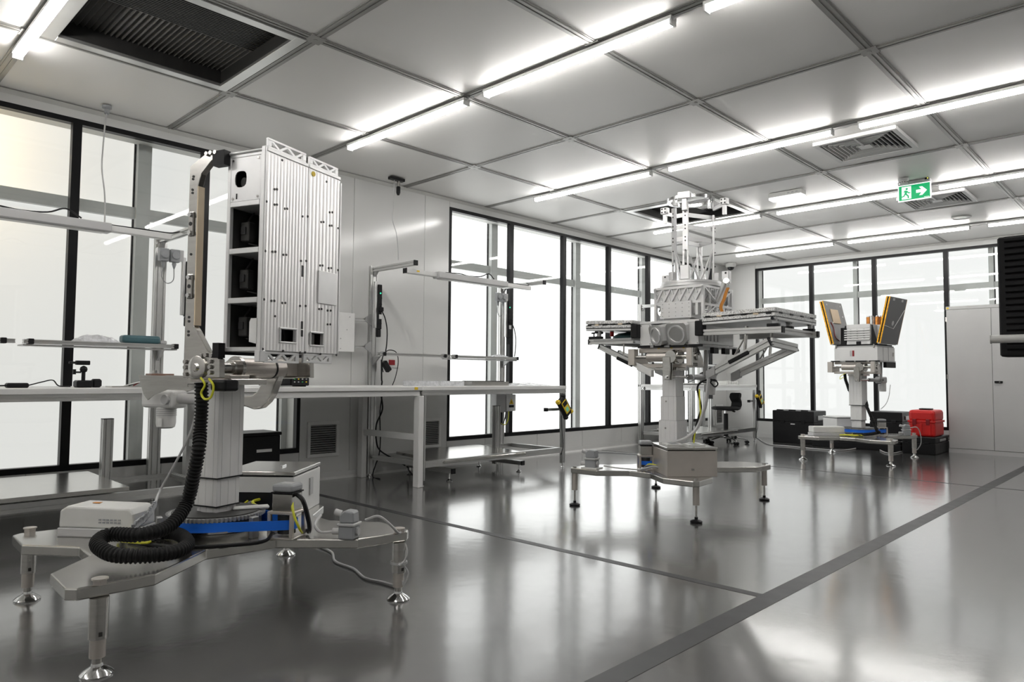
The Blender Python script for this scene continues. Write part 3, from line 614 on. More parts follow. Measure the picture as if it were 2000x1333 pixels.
# hand-held monitors on bench legs
def handheld(x, y, z, label):
    t = thing('handheld_tester', label, 'tester', (x, y, z), 0, 'yellow and black hand-held testers on bench legs')
    MB().prof((.0, -.23, -.03), (.0, -.01, -.03), .03).build('holder_bar', m_alu, t); MB().box((-.02, -.26, -.05), (.02, -.23, -.01)).build('bar_cap', m_blk, t)
    M = Matrix.Translation((.085, -.02, 0)) @ Matrix.Rotation(math.radians(-28), 4, Vector((1, -.6, 0)).normalized()) 
    R_ = Matrix.Translation((.085, -.02, 0)) @ (Matrix.Rotation(math.radians(38), 4, 'X'))
    b = MB(R_).box((-.035, -.07, -.12), (.02, .07, .12)).build('body', m_blk, t, bevel=.02, seg=2)
    MB(R_).box((.018, -.045, -.075), (.026, .045, .08)).build('yellow_bezel', m_yel, b, bevel=.006); MB(R_).box((.026, -.026, -.055), (.028, .02, -.005)).build('display', m_lcd, b); MB(R_).box((.026, -.034, .02), (.028, .034, .07)).build('keypad', m_blkm, b)
    for sy in (-1, 1):
        for sz in (-1, 1): MB(R_).box((-.03, sy*.055-.022, sz*.11-.022), (.022, sy*.055+.022, sz*.11+.022)).build('bumper', m_blk if sz*sy > 0 else m_yel, t, bevel=.008)
    MB().tube(smooth_path([(.02, 0, -.1), (.01, .03, -.3), (.02, .03, -.45), (.0, .02, -.55)], 5), .004, 6).build('cable', m_blk, t, smooth=True)
handheld(-5.205, 6.20, .70, 'yellow and black hand-held tester on the bench leg left of the truss machine'); handheld(-5.205, 11.2, .70, 'yellow and black hand-held tester on the bench leg behind the stool')
# ---------------- things on the benches
t = thing('clear_tray', 'long clear plastic tray on the bench near the white table', 'tray', (-5.55, 4.35, .935)); 
MB().box((-.15, 0, 0), (.15, .55, .004)).box((-.15, 0, .004), (-.147, .55, .05)).box((.147, 0, .004), (.15, .55, .05)).box((-.147, 0, .004), (.147, .003, .05)).box((-.147, .547, .004), (.147, .55, .05)).build('tray_shell', m_bag, t)
t = thing('metal_tray', 'grey shallow metal tray in the middle of the bench', 'tray', (-5.55, 5.0, .935))
MB().box((-.16, 0, 0), (.16, .55, .004)).box((-.16, 0, .004), (-.156, .55, .045)).box((.156, 0, .004), (.16, .55, .045)).box((-.156, 0, .004), (.156, .004, .045)).box((-.156, .546, .004), (.156, .55, .045)).build('tray_shell', m_plate, t)
t = thing('black_case', 'flat black case lying at the back of the bench', 'case', (-5.95, 5.45, .935)); MB().box((-.1, 0, 0), (.1, .5, .05)).build('shell', m_blk, t, bevel=.006); MB().box((.1, .18, .015), (.108, .32, .035)).build('handle', m_blkm, t)
def crumple(name, label, cat, c, sx, sy, sz, material, seed):
    random.seed(seed); n = 11; vs = []; fs = []
    for i in range(n):
        for j in range(n):
            u, v = i/(n-1)*2-1, j/(n-1)*2-1; h = max(0, 1-max(abs(u), abs(v))**3)
            vs.append((u*sx+random.uniform(-.1, .1)*sx*h, v*sy+random.uniform(-.1, .1)*sy*h, sz*h*random.uniform(.35, 1)))
    for i in range(n-1):
        for j in range(n-1): fs.append((i*n+j, (i+1)*n+j, (i+1)*n+j+1, i*n+j+1))
    k = len(vs); vs += [(x, y, -.0005) for x, y, z in vs]; fs += [tuple(q+k for q in f[::-1]) for f in fs]
    o = MB().add(vs, fs).build(name, material); o.location = c; return tag(o, label, cat)
crumple('plastic_bag', 'crumpled clear bag on the bench end by the hand-held tester', 'bag', (-5.5, 5.95, .9355), .16, .28, .035, m_bag, 3)
crumple('plastic_bag', 'crumpled clear bag on the shelf left of the teal box', 'bag', (-5.97, 1.66, 1.2705), .05, .16, .06, m_bag, 5)
crumple('plastic_bag', 'small clear bag on the shelf rail before the middle windows', 'bag', (-5.95, 5.95, 1.2705), .04, .13, .03, m_bag, 8)
t = thing('teal_box', 'rounded teal plastic box on the shelf left of the near machine', 'box', (-5.97, 1.83, 1.2705)); MB().box((-.05, 0, 0), (.05, .28, .062)).build('shell', m_teal, t, bevel=.02, seg=3); MB().box((-.04, .28, .0), (.04, .33, .03)).build('latch', m_plasl, t, bevel=.006)
def flatbox(name, label, cat, c, sz, material): 
    t = thing(name, label, cat, c); MB().box((-sz[0]/2, -sz[1]/2, 0), (sz[0]/2, sz[1]/2, sz[2])).build('body', material, t, bevel=.004); return t
t = thing('mini_tripod', 'small black camera clamp on a mini tripod standing on the bench', 'tripod', (-5.5, 1.46, .935))
MB().box((-.05, -.05, 0), (.05, .05, .05)).build('base', m_blk, t, bevel=.01); MB().box((-.03, .05, 0), (.03, .11, .06)).build('side_block', m_blk, t, bevel=.012)
MB().cyl((0, 0, .05), (0, 0, .14), .012, n=12).build('stem', m_blk, t, smooth=True); MB().lathe([(.004, .10), (.02, .11), (.024, .125), (.02, .14), (.004, .15)], n=14).build('ball_head', m_blk, t, smooth=True)
MB().cyl((0, -.05, .105), (0, -.015, .105), .006, n=8).cyl((0, -.055, .09), (0, -.055, .125), .01, n=8).build('lever', m_blk, t); MB().box((-.02, -.05, .155), (.02, .035, .185)).build('clamp', m_blk, t, bevel=.004); MB().cyl((0, -.09, .17), (0, -.05, .17), .008, n=8).build('clamp_screw', m_blk, t)
t = thing('power_adapter', 'black power adapter with looped lead on the bench edge', 'adapter', (-5.5, 1.02, .935)); MB().box((-.04, .0, 0), (.04, .12, .032)).build('body', m_blk, t, bevel=.008)
MB().tube(smooth_path([(0, 0, .015), (.02, -.15, .012), (.03, -.3, .008), (.0, -.32, .008), (-.02, -.2, .012), (0, -.05, .02)], 5), .005, 6).build('lead', m_blk, t, smooth=True); MB().tube(smooth_path([(0, .12, .015), (.02, .2, .04), (0, .26, .05), (-.02, .3, .012), (.02, .36, .008)], 5), .004, 6).build('lead', m_blk, t, smooth=True)
t = thing('brown_instrument', 'small brown box instrument with wires beside the mini tripod', 'instrument', (-5.5, 1.88, .935)); MB().box((-.06, 0, 0), (.06, .16, .10)).build('body', m_wood, t, bevel=.003); MB().cyl((0, .05, .10), (0, .05, .125), .02, n=14).build('knob', m_steel, t, smooth=True); MB().box((-.07, -.26, 0), (.07, -.02, .01)).build('base_tray', m_plate, t)
for k, mm in enumerate((m_redd, m_blk, m_plasw)): MB().tube(smooth_path([(.06, .03, .05), (.1, .0+.02*k, .06), (.09, -.08, .04), (.06, -.12-.03*k, .012)], 5), .004, 6).build('wire', mm, t, smooth=True)
t = thing('oscilloscope', 'black bench instrument with coloured buttons on the white table', 'instrument', (-5.45, 2.80, .935)); t.scale = (1, 1, .8)
MB().box((-.2, 0, 0.01), (.0, .36, .2)).build('case', m_blk, t, bevel=.006); pnl = MB().box((.0, .19, .015), (.012, .35, .195)).build('button_panel', m_blkm, t); MB().box((.0, .02, .03), (.004, .18, .18)).build('screen', m_screen, t)
for i in range(4):
    for j in range(5): MB().cyl((.012, .215+i*.036, .05+j*.03), (.016, .215+i*.036, .05+j*.03), .007, n=8).build('button', [m_plasl, m_yel, m_green, m_plas][(i*3+j*2) % 4], pnl)
MB().box((-.18, .02, 0), (-.02, .06, .01)).box((-.18, .3, 0), (-.02, .34, .01)).build('feet', m_blk, t)['kind'] = 'stuff'
t = thing('white_parts_tray', 'white slotted parts tray on the far corner bench', 'tray', (-5.5, 10.55, .935)); MB().box((-.12, 0, 0), (.12, .42, .012)).build('tray_base', m_plasw, t)
for k in range(5): MB().box((-.11, .02+k*.085, .012), (.11, .07+k*.085, .06)).build('divider', m_plasw, t, bevel=.004)
t = thing('dark_tray', 'flat dark tray on the left end of the far corner bench', 'tray', (-5.55, 9.3, .935)); MB().box((-.15, 0, 0), (.15, .55, .012)).build('tray_base', m_darkm, t); MB().box((-.13, .03, .012), (.13, .5, .025)).build('tray_lid', m_plasw, t, bevel=.003)
# black crate under the table
t = thing('black_crate', 'black crate with white label under the white table', 'crate', (-5.85, 3.02, 0)); MB().box((-.33, -.38, .02), (.0, .10, .50)).build('body', m_blkm, t, bevel=.006); MB().box((-.335, -.39, .50), (.01, .11, .53)).build('lid', m_blk, t, bevel=.006); MB().box((.0, -.12, .36), (.003, .02, .385)).build('label_strip', m_white, t)
MB().box((-.31, -.36, 0), (-.02, .08, .02)).build('plinth', m_blk, t)
# ================================================================== STOOL
t = thing('work_stool', 'black swivel work stool on chrome five-star base by the far bench', 'stool', (*ZP(1418, 866)[:2], 0), math.radians(20)); t.scale = (1.12, 1.12, .79)
sc = 1.0
MB().lathe([(.03, .10), (.04, .13), (.03, .16)], n=14).build('hub', m_chrome, t, smooth=True)
for k in range(5):
    a = 2*math.pi*k/5+.3; d = Vector((math.cos(a), math.sin(a), 0))
    MB().tube([d*.02+Vector((0, 0, .135)), d*.12+Vector((0, 0, .13)), d*.22+Vector((0, 0, .10)), d*.29+Vector((0, 0, .075))], .018, 8, rf=lambda i: 1-.15*i).build('base_arm', m_chrome, t, smooth=True)
    c = d*.29; n_ = Vector((-d.y, d.x, 0)); w_ = MB(); 
    for s_ in (-1, 1): w_.cyl(c+n_*s_*.008+Vector((0, 0, .03)), c+n_*s_*.03+Vector((0, 0, .03)), .03, n=14)
    w_.build('caster', m_blk, t, smooth=True); MB().cyl(c+Vector((0, 0, .03)), c+Vector((0, 0, .08)), .01, n=8).build('caster_stem', m_chrome, t)
MB().cyl((0, 0, .15), (0, 0, .60), .032, n=16).build('gas_column', m_blk, t, smooth=True); MB().cyl((0, 0, .60), (0, 0, .67), .02, n=14).build('piston', m_chrome, t, smooth=True)
MB().cyl((.0, .0, .655), (.1, .16, .645), .006, n=8).cyl((.08, .13, .65), (.1, .17, .63), .018, n=10).build('lever', m_blk, t)
MB().lathe([(.12, .665), (.19, .68), (.205, .70), (.20, .725), (.17, .738), (.02, .735)], n=28).build('seat', m_blkm, t, smooth=True)
bk = MB(); pts = [(.17, .0, .70), (.235, 0, .74), (.24, 0, .84), (.21, 0, .92), (.22, 0, .98)]
for w0, (p0, p1) in zip((.08, .10, .13, .18), zip(pts, pts[1:])): bk.bar(p0, p1, w0, .04, up=(0, 1, 0)) if False else None
back = MB(Matrix.Rotation(math.radians(65), 4, 'Z')); prof_ = [(.13, .69), (.20, .70), (.25, .75), (.262, .82), (.225, .88), (.205, .93), (.225, 1.0), (.27, 1.02), (.305, 1.0), (.30, .94), (.285, .90), (.31, .84), (.315, .76), (.28, .69), (.21, .655), (.13, .665)]
back.prism(prof_, (0, -.075, 0), (1, 0, 0), (0, 0, 1), (0, .15, 0)).build('backrest', m_blkm, t, bevel=.02, seg=3)
# ================================================================== CASES, CABINET
def case(name, label, x0, x1, y0, y1, z1, z0=0, material=None, catches=True):
    t = thing(name, label, 'case', (x0, y0, z0), 0, 'black flight cases by the far wall' if material is None else None); material = material or m_blk; W, D, H = x1-x0, y1-y0, z1-z0
    MB().box((0, 0, 0), (W, D, H*.66-.004)).build('body', material, t, bevel=.008); MB().box((0, 0, H*.66), (W, D, H)).build('lid', material, t, bevel=.008)
    MB().box((.01, .01, H*.66-.004), (W-.01, D-.01, H*.66)).build('seam', m_dark, t)
    for x in (W*.25, W*.75):
        if catches: MB().box((x-.03, -.008, H*.60), (x+.03, 0, H*.72)).build('latch', m_blkm, t, bevel=.003)
    MB().box((W, D*.3, H*.72), (W+.012, D*.7, H*.86)).build('side_handle', m_alu_d, t, bevel=.004)
    return t
F1 = ZP(1518, 862)
case('flight_case', 'black flight case left of the farthest machine', -5.02, -4.35, 11.42, 11.95, .52); 
t = bpy.data.objects.get('flight_case'); MB().box((.30, -.003, .30), (.37, 0, .315)).build('label_strip', m_white, t)
for k in range(3): MB().box((.05+k*.2, .05, .52), (.15+k*.2, .09, .535)).build('rubber_stop', m_blkm, t)
case('flight_case', 'black case standing behind the column of the farthest machine', -3.5, -3.06, 11.35, 11.85, .56, .1505)
case('flight_case', 'long low black case behind the farthest machine', -4.3, -3.04, 11.2, 11.88, .15, 0, None, False)
case('flight_case', 'low black case under the red case', -3.0, -2.585, 11.1, 11.88, .24)
t = thing('red_case', 'bright red plastic equipment case standing on the low black case', 'case', (-2.94, 11.2, .2405)); W, D, H = .335, .5, .37
MB().box((0, 0, 0), (W, D, H*.55)).build('body', m_red, t, bevel=.03, seg=2); MB().box((.0, .0, H*.56), (W, D, H)).build('lid', m_red, t, bevel=.04, seg=2)
MB().box((-.008, -.008, H*.52), (W+.008, D+.008, H*.60)).build('rim', m_red, t, bevel=.004)
for x in (.05, .16, .27): MB().box((x-.012, -.014, .02), (x+.012, .0, H*.5)).build('rib', m_red, t, bevel=.003)
for x in (.08, .25): MB().box((x-.025, -.02, H*.44), (x+.025, -.008, H*.66)).build('latch', m_redd, t, bevel=.004)
MB().box((.1, .15, H), (.25, .3, H+.02)).build('handle', m_blk, t, bevel=.006)
t = thing('metal_cabinet', 'tall grey double-door metal cabinet against the far wall', 'cabinet', (-2.556, 11.72, 0)); W, D, H = 1.15, .44, 2.10
MB().box((0, 0, 0), (W, D, .06)).build('plinth', m_cab, t); MB().box((0, .02, .06), (W, D, H)).build('carcass', m_cab, t, bevel=.003); MB().box((0, .0, H-.045), (W, .02, H)).build('top_rail', m_cab, t)
for x0, x1, n in ((.008, .548, 0), (.552, W-.008, 1)):
    d = MB().box((x0, 0, .065), (x1, .02, H-.05)).build('door', m_cab, t, bevel=.003)
    if n: MB().box((x0+.02, -.018, 1.0), (x0+.115, 0, 1.03)).build('handle', m_blk, d, bevel=.004); MB().cyl((x0+.08, -.021, 1.015), (x0+.08, -.018, 1.015), .008, n=10).build('keyhole', m_steel, d)
for z in (.18, 1.05, 1.88): MB().box((-.006, -.003, z), (.012, .008, z+.07)).build('hinge', m_steel, t)
MB().box((.01, -.002, H-.035), (.04, 0, H-.012)).build('yellow_label', m_yel, t)
# ================================================================== BLACK RIBBED COVER ON A WHITE TUBE RACK (right edge)
t = thing('black_ribbed_cover', 'black ribbed cover hanging on a white tube rack at the right edge', 'cover', (0, 2.2, 0))
p0 = YP(1946, 464, 2.2); p1 = YP(1952, 697, 2.2); x0 = p0.x; zt, zb = p0.z, p1.z; Wd = .55
cv = MB(); n = 19; vs = []; h = (zt-zb)/n
MB().box((x0, 0.006, zb), (x0+Wd, .09, zt)).build('backing_panel', m_blkm, t, bevel=.004)
for k in range(n):
    z1_ = zt-k*h; MB().prism([(0, z1_), (-.006, z1_-h*.35), (-.006, z1_-h*.75), (0, z1_-h)], (x0+.016, .006, 0), (0, 1, 0), (0, 0, 1), (Wd-.016, 0, 0)).build('rib', m_blkm, t)
zb2 = YP(1975, 662, 2.17).z
MB().cyl((x0-.012, -.03, zb2), (x0+Wd+.2, -.03, zb2), .0105, n=14).cyl((x0-.014, -.03, zb2), (x0-.012, -.03, zb2), .012, n=14).build('cross_tube', m_plasw, t, smooth=True)
for x in (x0+.4, x0+Wd+.19): MB().cyl((x, -.03, .02) if x > x0+.5 else (x, -.03, zb2), (x, -.03, zt) if x > x0+.5 else (x, .05, zb2+.04), .0105, n=12).build('rack_post', m_plasw, t, smooth=True)
MB().box((x0+Wd, .0, zt-.06), (x0+Wd+.2, .04, zt-.03)).box((x0+Wd, .0, zb+.03), (x0+Wd+.2, .04, zb+.06)).build('rack_bracket', m_plasw, t)['kind'] = 'stuff'
MB().box((x0+Wd-.05, -.3, 0), (x0+Wd+.43, .25, .02)).build('rack_foot', m_plasw, t, bevel=.005)
# ================================================================== TROLLEY STANDS
Q = [(.30, 0), (.30, .15), (.545, .42), (.56, .67), (.53, .70), (.29, .70), (.09, .53), (0, .53)]
OUT = Q[:-1]+[(-x, y) for x, y in Q[::-1]][0:-1]
OUT = [(x, y) for x, y in Q]+[(-x, y) for x, y in Q[-2::-1]]+[(-x, -y) for x, y in Q[1:]]+[(x, -y) for x, y in Q[-2:0:-1]]
def rz(a): return Matrix.Rotation(math.radians(a), 4, 'Z')
def make_base(label, cx, cy, ang, legs, style, group='stainless trolley stands'):
    t = thing('trolley_stand', label, 'stand', (cx, cy, 0), math.radians(ang), group)
    MB().prism(OUT, (0, 0, .262), (1, 0, 0), (0, 1, 0), (0, 0, .043)).build('base_plate', m_plate, t, bevel=.006, seg=2)
    for x, y in legs:
        if style == 'a':
            l = MB().cyl((x, y, .124), (x, y, .262), .031, n=24).build('leg', m_steel, t, smooth=True); MB().cyl((x, y, .06), (x, y, .124), .0255, n=24).build('leg_sleeve', m_steel_w, l, smooth=True); MB().cyl((x, y, .03), (x, y, .06), .017, n=20).build('leg_neck', m_steel, l, smooth=True)
            MB().lathe([(.052, 0), (.053, .006), (.045, .014), (.02, .03), (.018, .04)], (x, y, 0), n=24).build('foot', m_chrome, l, smooth=True)
            MB().cyl((x, y, .305), (x, y, .322), .024, n=6).cyl((x, y, .322), (x, y, .327), .027, n=16).build('leg_bolt', m_steel_w, l)
            MB().box((x+.024, y-.006, .135), (x+.031, y+.006, .15)).build('adjusting_flat', m_darkm, l)
        else:
            l = MB().cyl((x, y, .125), (x, y, .262), .024, n=20).build('leg', m_steel_w, t, smooth=True)
            MB().cyl((x, y, .03), (x, y, .125), .008, n=10).build('threaded_rod', m_steel, l, smooth=True)
            MB().lathe([(.042, 0), (.044, .012), (.03, .02), (.012, .024), (.012, .04)], (x, y, 0), n=20).build('foot', m_blk, l, smooth=True)
            MB().cyl((x, y, .305), (x, y, .315), .016, n=6).build('leg_bolt', m_steel, l)
    return t
def column(t, M, secs):
    for i, (w_, z0, z1) in enumerate(secs):
        MB(M).prof((0, 0, z0), (0, 0, z1), w_, w_, sl=.0008, dp=.002).build('column_section', m_pow, t, bevel=.003)
        MB(M).box((-w_/2-.003, -w_/2-.003, z0-.005), (w_/2+.003, w_/2+.003, z0+.001)).build('column_seal', m_blk, t)
def hull_band(c1, r1, c2, r2, n=28):
    c1, c2 = Vector((*c1, 0)), Vector((*c2, 0)); d = (c2-c1); L = d.length; a = math.atan2(d.y, d.x); b = math.acos((r1-r2)/L); P = []
    for k in range(n+1):
        th = a+b+(2*math.pi-2*b)*k/n; P.append(c1+Vector((math.cos(th), math.sin(th), 0))*r1)
    for k in range(9):
        th = a-b+2*b*k/8; P.append(c2+Vector((math.cos(th), math.sin(th), 0))*r2)
    return P
def band(P, z0, z1, th=.004):
    n = len(P); c = sum(P, Vector())/n; vs = []
    nr = []
    for i in range(n):
        e = (P[(i+1) % n]-P[i-1]).normalized(); nr.append(Vector((e.y, -e.x, 0)))
    for off, z in ((0, z0), (th, z0), (th, z1), (0, z1)):
        vs += [P[i]+nr[i]*off+Vector((0, 0, z)) for i in range(n)]
    return vs, [(j*n+i, j*n+(i+1) % n, ((j+1) % 4)*n+(i+1) % n, ((j+1) % 4)*n+i) for j in range(4) for i in range(n)]
def turntable(t, r, mpos, zb=.305):
    MB().ring(.10, r+.03, zb, zb+.035).build('bearing_base', m_steel, t, smooth=True); MB().ring(.10, r+.02, zb+.037, zb+.045).build('bearing_ring', m_chrome, t, smooth=True)
    MB().cyl((0, 0, zb+.045), (0, 0, zb+.085), r-.008, n=40).build('belt_wheel', m_darkm, t, smooth=True)
    vs, fs = band(hull_band((0, 0), r, mpos, .045), zb+.041, zb+.083); MB().add(vs, fs).build('drive_belt', m_blue, t, smooth=True)
    g = MB(); n = 72; P = []
    for k in range(n):
        for da, rr in ((-.3, r-.004), (-.2, r+.008), (.2, r+.008), (.3, r-.004)):
            a = 2*math.pi*(k+da)/n; P.append((rr*math.cos(a), rr*math.sin(a)))
    g.prism(P, (0, 0, zb+.083), (1, 0, 0), (0, 1, 0), (0, 0, .016)).build('gear_ring', m_alu_d, t)
    MB().ring(.07, .19, zb+.099, zb+.104).build('top_ring', m_darkm, t)
def drive_motor(t, x, y, ang=0, zb=.305, big=1.0):
    M = Matrix.Translation((x, y, zb)) @ rz(ang) @ Matrix.Scale(big, 4)
    b = MB(M).box((-.062, -.062, 0), (.062, .062, .008)).box((-.062, -.062, .11), (.062, .062, .122)).box((-.062, -.062, .008), (-.045, -.045, .11)).box((.045, -.062, .008), (.062, -.045, .11)).box((-.062, .045, .008), (-.045, .062, .11)).box((.045, .045, .008), (.062, .062, .11)).build('motor_bracket', m_steel_w, t, bevel=.002)
    MB(M).cyl((0, 0, .02), (0, 0, .10), .04, n=20).build('pulley', m_darkm, t, smooth=True)
    m_ = MB(M).box((-.048, -.048, .122), (.048, .048, .20)).build('gearbox', m_steel, t, bevel=.004)
    MB(M).box((-.052, -.052, .20), (.052, .052, .206)).build('seal', m_blk, m_); MB(M).box((-.05, -.05, .206), (.05, .05, .24)).build('motor_cap', m_plas, m_, bevel=.01, seg=2)
    MB(M).box((-.025, -.02, .24), (.025, .02, .2415)).build('rating_label', m_lcd if False else m_plasl, m_)
def connector(t, x, y, ang, zb=.305, k=1.0):
    M = Matrix.Translation((x, y, zb)) @ rz(ang) @ Matrix.Scale(k, 4)
    b = MB(M).box((-.035, -.035, 0), (.035, .035, .055)).build('connector_socket', m_plas, t, bevel=.005)
    MB(M).box((-.04, -.04, .055), (.04, .04, .067)).build('clamp_frame', m_plasl, b, bevel=.003); MB(M).prism([(-.034, .067), (.034, .067), (.03, .115), (-.012, .12), (-.034, .10)], (0, -.03, 0), (1, 0, 0), (0, 0, 1), (0, .06, 0)).build('plug_hood', m_plas, b, bevel=.006)
    MB(M).cyl((-.034, 0, .10), (-.065, 0, .108), .014, n=12).build('cable_gland', m_plasl, b, smooth=True); MB(M).cyl((-.035, 0, .025), (-.075, 0, .025), .014, n=12).build('cable_gland', m_plasl, b, smooth=True)
    MB(M).cyl((.035, 0, .03), (.045, 0, .03), .016, n=12).build('side_cap', m_plasl, b, smooth=True)
def enclosure(t, c, e1, L, W, H, lidmat, bodymat, name='control_enclosure', zb=.305, lid=True):
    e1 = Vector((*e1, 0)).normalized(); e2 = Vector((-e1.y, e1.x, 0)); c = Vector((c[0], c[1], 0)); z = Vector((0, 0, 1))
    o = MB().obox(c+z*(zb+H*.44), (L, W, H*.88), e1, e2, z).build(name, bodymat, t, bevel=.003)
    MB().obox(c+z*(zb+H*.9), (L-.02, W-.02, H*.04), e1, e2, z).build('gasket', m_blk, o)
    MB().obox(c+z*(zb+H*.96), (L+.004, W+.004, H*.08), e1, e2, z).build('lid', lidmat, o, bevel=.003)
    return o, c, e1, e2
def bolts(t, pts, d, r, h, name='bolt', material=None):
    b = MB(); d = Vector(d)
    for p in pts: b.cyl(Vector(p), Vector(p)+d*h, r, n=6)
    o = b.build(name, material or m_steel, t); o['kind'] = 'stuff'; return o
def corrugated(pts, r, pitch=.009, n=10):
    P = smooth_path(pts, 24); out = [P[0]]; acc = 0; step = pitch/4
    for a, b in zip(P, P[1:]):
        L = (b-a).length; 
        if L == 0: continue
        s = step-acc
        while s <= L: out.append(a+(b-a)*(s/L)); s += step
        acc = L-(s-step)
    return MB().tube(out, r, n, rf=lambda k: (1.0, 1.0, .80, .80)[k % 4])
# ------------------------------------------------------------------ near machine
A1, T1 = -3.0, 20.0
C1 = (-3.26, 1.43); B1 = Frame(C1, A1); F1_ = Frame(C1, T1); M1 = rz(T1-A1)
st1 = make_base('stainless trolley stand carrying the fluted panel box, nearest the camera', *C1, A1, [(.555, -.60), (-.555, -.63), (.555, .63), (-.555, .61)], 'a')
turntable(st1, .205, (.30, .20)); column(st1, M1, [(.118, .395, .437), (.134, .437, .565), (.15, .565, 1.0)])
drive_motor(st1, .30, .20, 35)
for a in (0, 120, 240): MB(rz(a+20)).box((.225, -.02, .305), (.25, .02, .40)).build('clamp_block', m_alu_d, st1, bevel=.003)
MB(rz(60)).obox((.15, .0, .414), (.16, .04, .016), (1, .2, 0), (-.2, 1, 0), (0, 0, 1)).build('index_lever', m_poww, st1, bevel=.006)
o_, c_, e1_, e2_ = enclosure(st1, (-.345, .43), (-.707, .707), .43, .37, .235, m_plate, m_poww)
MB().obox(c_+e2_*-.05+Vector((0, 0, .545)), (.06, .012, .008), e1_, e2_, (0, 0, 1)).build('lid_catch', m_chrome, o_)
MB().obox(c_-e1_*.217+Vector((0, 0, .39)), (.006, .22, .09), e1_, e2_, (0, 0, 1)).build('gland_plate', m_blk, o_)
MB().obox(c_-e2_*.188+e1_*.05+Vector((0, 0, .43)), (.05, .008, .09), e1_, e2_, (0, 0, 1)).build('door_latch', m_plasl, o_)
# inverter (white rounded box on the left arm)
c0 = Vector((-.37, -.56, 0)); f1 = Vector((.74, .67, 0)).normalized(); f2 = Vector((-f1.y, f1.x, 0)); cc = c0+f1*.18+f2*.085
o_ = MB().obox(cc+Vector((0, 0, .325)), (.36, .17, .04), f1, f2, (0, 0, 1)).build('inverter_base', m_plasl, st1, bevel=.004)
MB().prism([(-.176, .345), (.176, .345), (.172, .41), (.15, .435), (-.14, .440), (-.172, .42)], cc-f2*.083, f1, (0, 0, 1), f2*.166).build('inverter_cover', m_plasw, o_, bevel=.01, seg=3)
MB().obox(cc-f1*.19+Vector((0, 0, .338)), (.03, .03, .012), f1, f2, (0, 0, 1)).build('mounting_ear', m_plasl, o_); MB().obox(cc+f1*-.06+f2*.01+Vector((0, 0, .442)), (.035, .02, .002), f1, f2, (0, 0, 1)).build('orange_label', m_orange, o_)
b = MB()
for i in range(6):
    for j in range(2): b.obox(cc+f1*(.02+i*.018)-f2*.0845+Vector((0, 0, .372+j*.012)), (.012, .002, .007), f1, f2, (0, 0, 1))
b.build('printed_text', m_plas, o_)['kind'] = 'stuff'
connector(st1, .50, .40, 35, k=1.05)
cable('grey_lead', [(.44, .36, .33), (.38, .33, .32), (.33, .33, .33), (.26, .36, .34), (.2, .42, .36)], .007, m_plasl, st1)
cable('grey_lead', [(.55, .45, .385), (.58, .50, .40), (.60, .55, .36), (.59, .60, .315), (.57, .63, .31)], .006, m_plasl, st1)
cable('leg_lead', [(.55, .66, .262), (.585, .655, .22), (.585, .64, .18), (.60, .60, .17), (.585, .63, .165), (.59, .66, .12), (.585, .64, .07), (.585, .635, .09)], .005, m_plasl, st1)
MB().ring(.033, .04, .165, .175, (.555, .63, 0)).build('lead_wrap', m_plasl, st1)
cable('black_lead', [(.29, .14, .33), (.36, .06, .315), (.30, -.10, .312), (.22, -.22, .312), (.1, -.3, .312), (-.05, -.35, .315)], .008, m_blk, st1)
cable('black_lead', [(.35, .22, .50), (.385, .235, .47), (.39, .26, .38), (.36, .28, .33), (.3, .3, .32)], .010, m_blk, st1)
cable('earth_lead', [(.345, .20, .48), (.385, .19, .42), (.40, .21, .36), (.37, .24, .33)], .006, m_yelg, st1)
cable('earth_lead', [(-.19, .29, .40), (-.12, .22, .40), (-.03, .25, .36), (.0, .24, .33)], .007, m_yelg, st1); cable('earth_lead', [(-.24, .26, .40), (-.2, .19, .37), (-.22, .12, .34)], .006, m_yelg, st1)
for k in range(3): cable('black_lead', [(-.27+.03*k, .27+.02*k, .40), (-.22+.03*k, .20, .37), (-.25+.05*k, .12, .34)], .007, [m_blk, m_plas, m_blk][k], st1)
for k in range(6): cable('coil_lead', [(-.1-.03*k, -.38+.02*k, .32), (.02-.03*k, -.40+.015*k, .33+.004*k), (.1-.02*k, -.32+.03*k, .325), (.0-.03*k, -.28, .32)], .006, [m_yelg, m_blk, m_blk, m_plas, m_yelg, m_blk][k], st1)
# black corrugated hose
hp = [F1_.at(px, py, y=-.20) for px, py in ((393, 748), (394, 790), (391, 840))]+[F1_.at(px, py, y=-.23) for px, py in ((388, 880), (378, 930), (364, 985))]
hp = [rz(T1-A1) @ p for p in hp]
hl = [B1.loc(ZP(px, py, z)) for px, py, z in ((330, 1028, .41), (275, 1045, .40), (215, 1045, .395), (190, 1063, .38), (222, 1084, .36), (290, 1086, .35), (350, 1076, .345), (366, 1060, .345), (345, 1043, .345), (300, 1040, .345))]
corrugated(hp+hl, .029, .0155, 12).build('corrugated_hose', m_rub, st1, smooth=True)
MB(M1).obox((.225, -.19, .985), (.085, .085, .05), (1, 0, 0), (0, 1, 0), (0, 0, 1)).build('hose_clamp', m_blk, st1, bevel=.012, seg=2)
cable('earth_lead', [M1 @ F1_.at(px, py, y=-.24) for px, py in ((392, 738), (400, 752), (393, 768), (400, 780), (412, 776), (417, 755), (408, 740))], .005, m_yelg, st1)
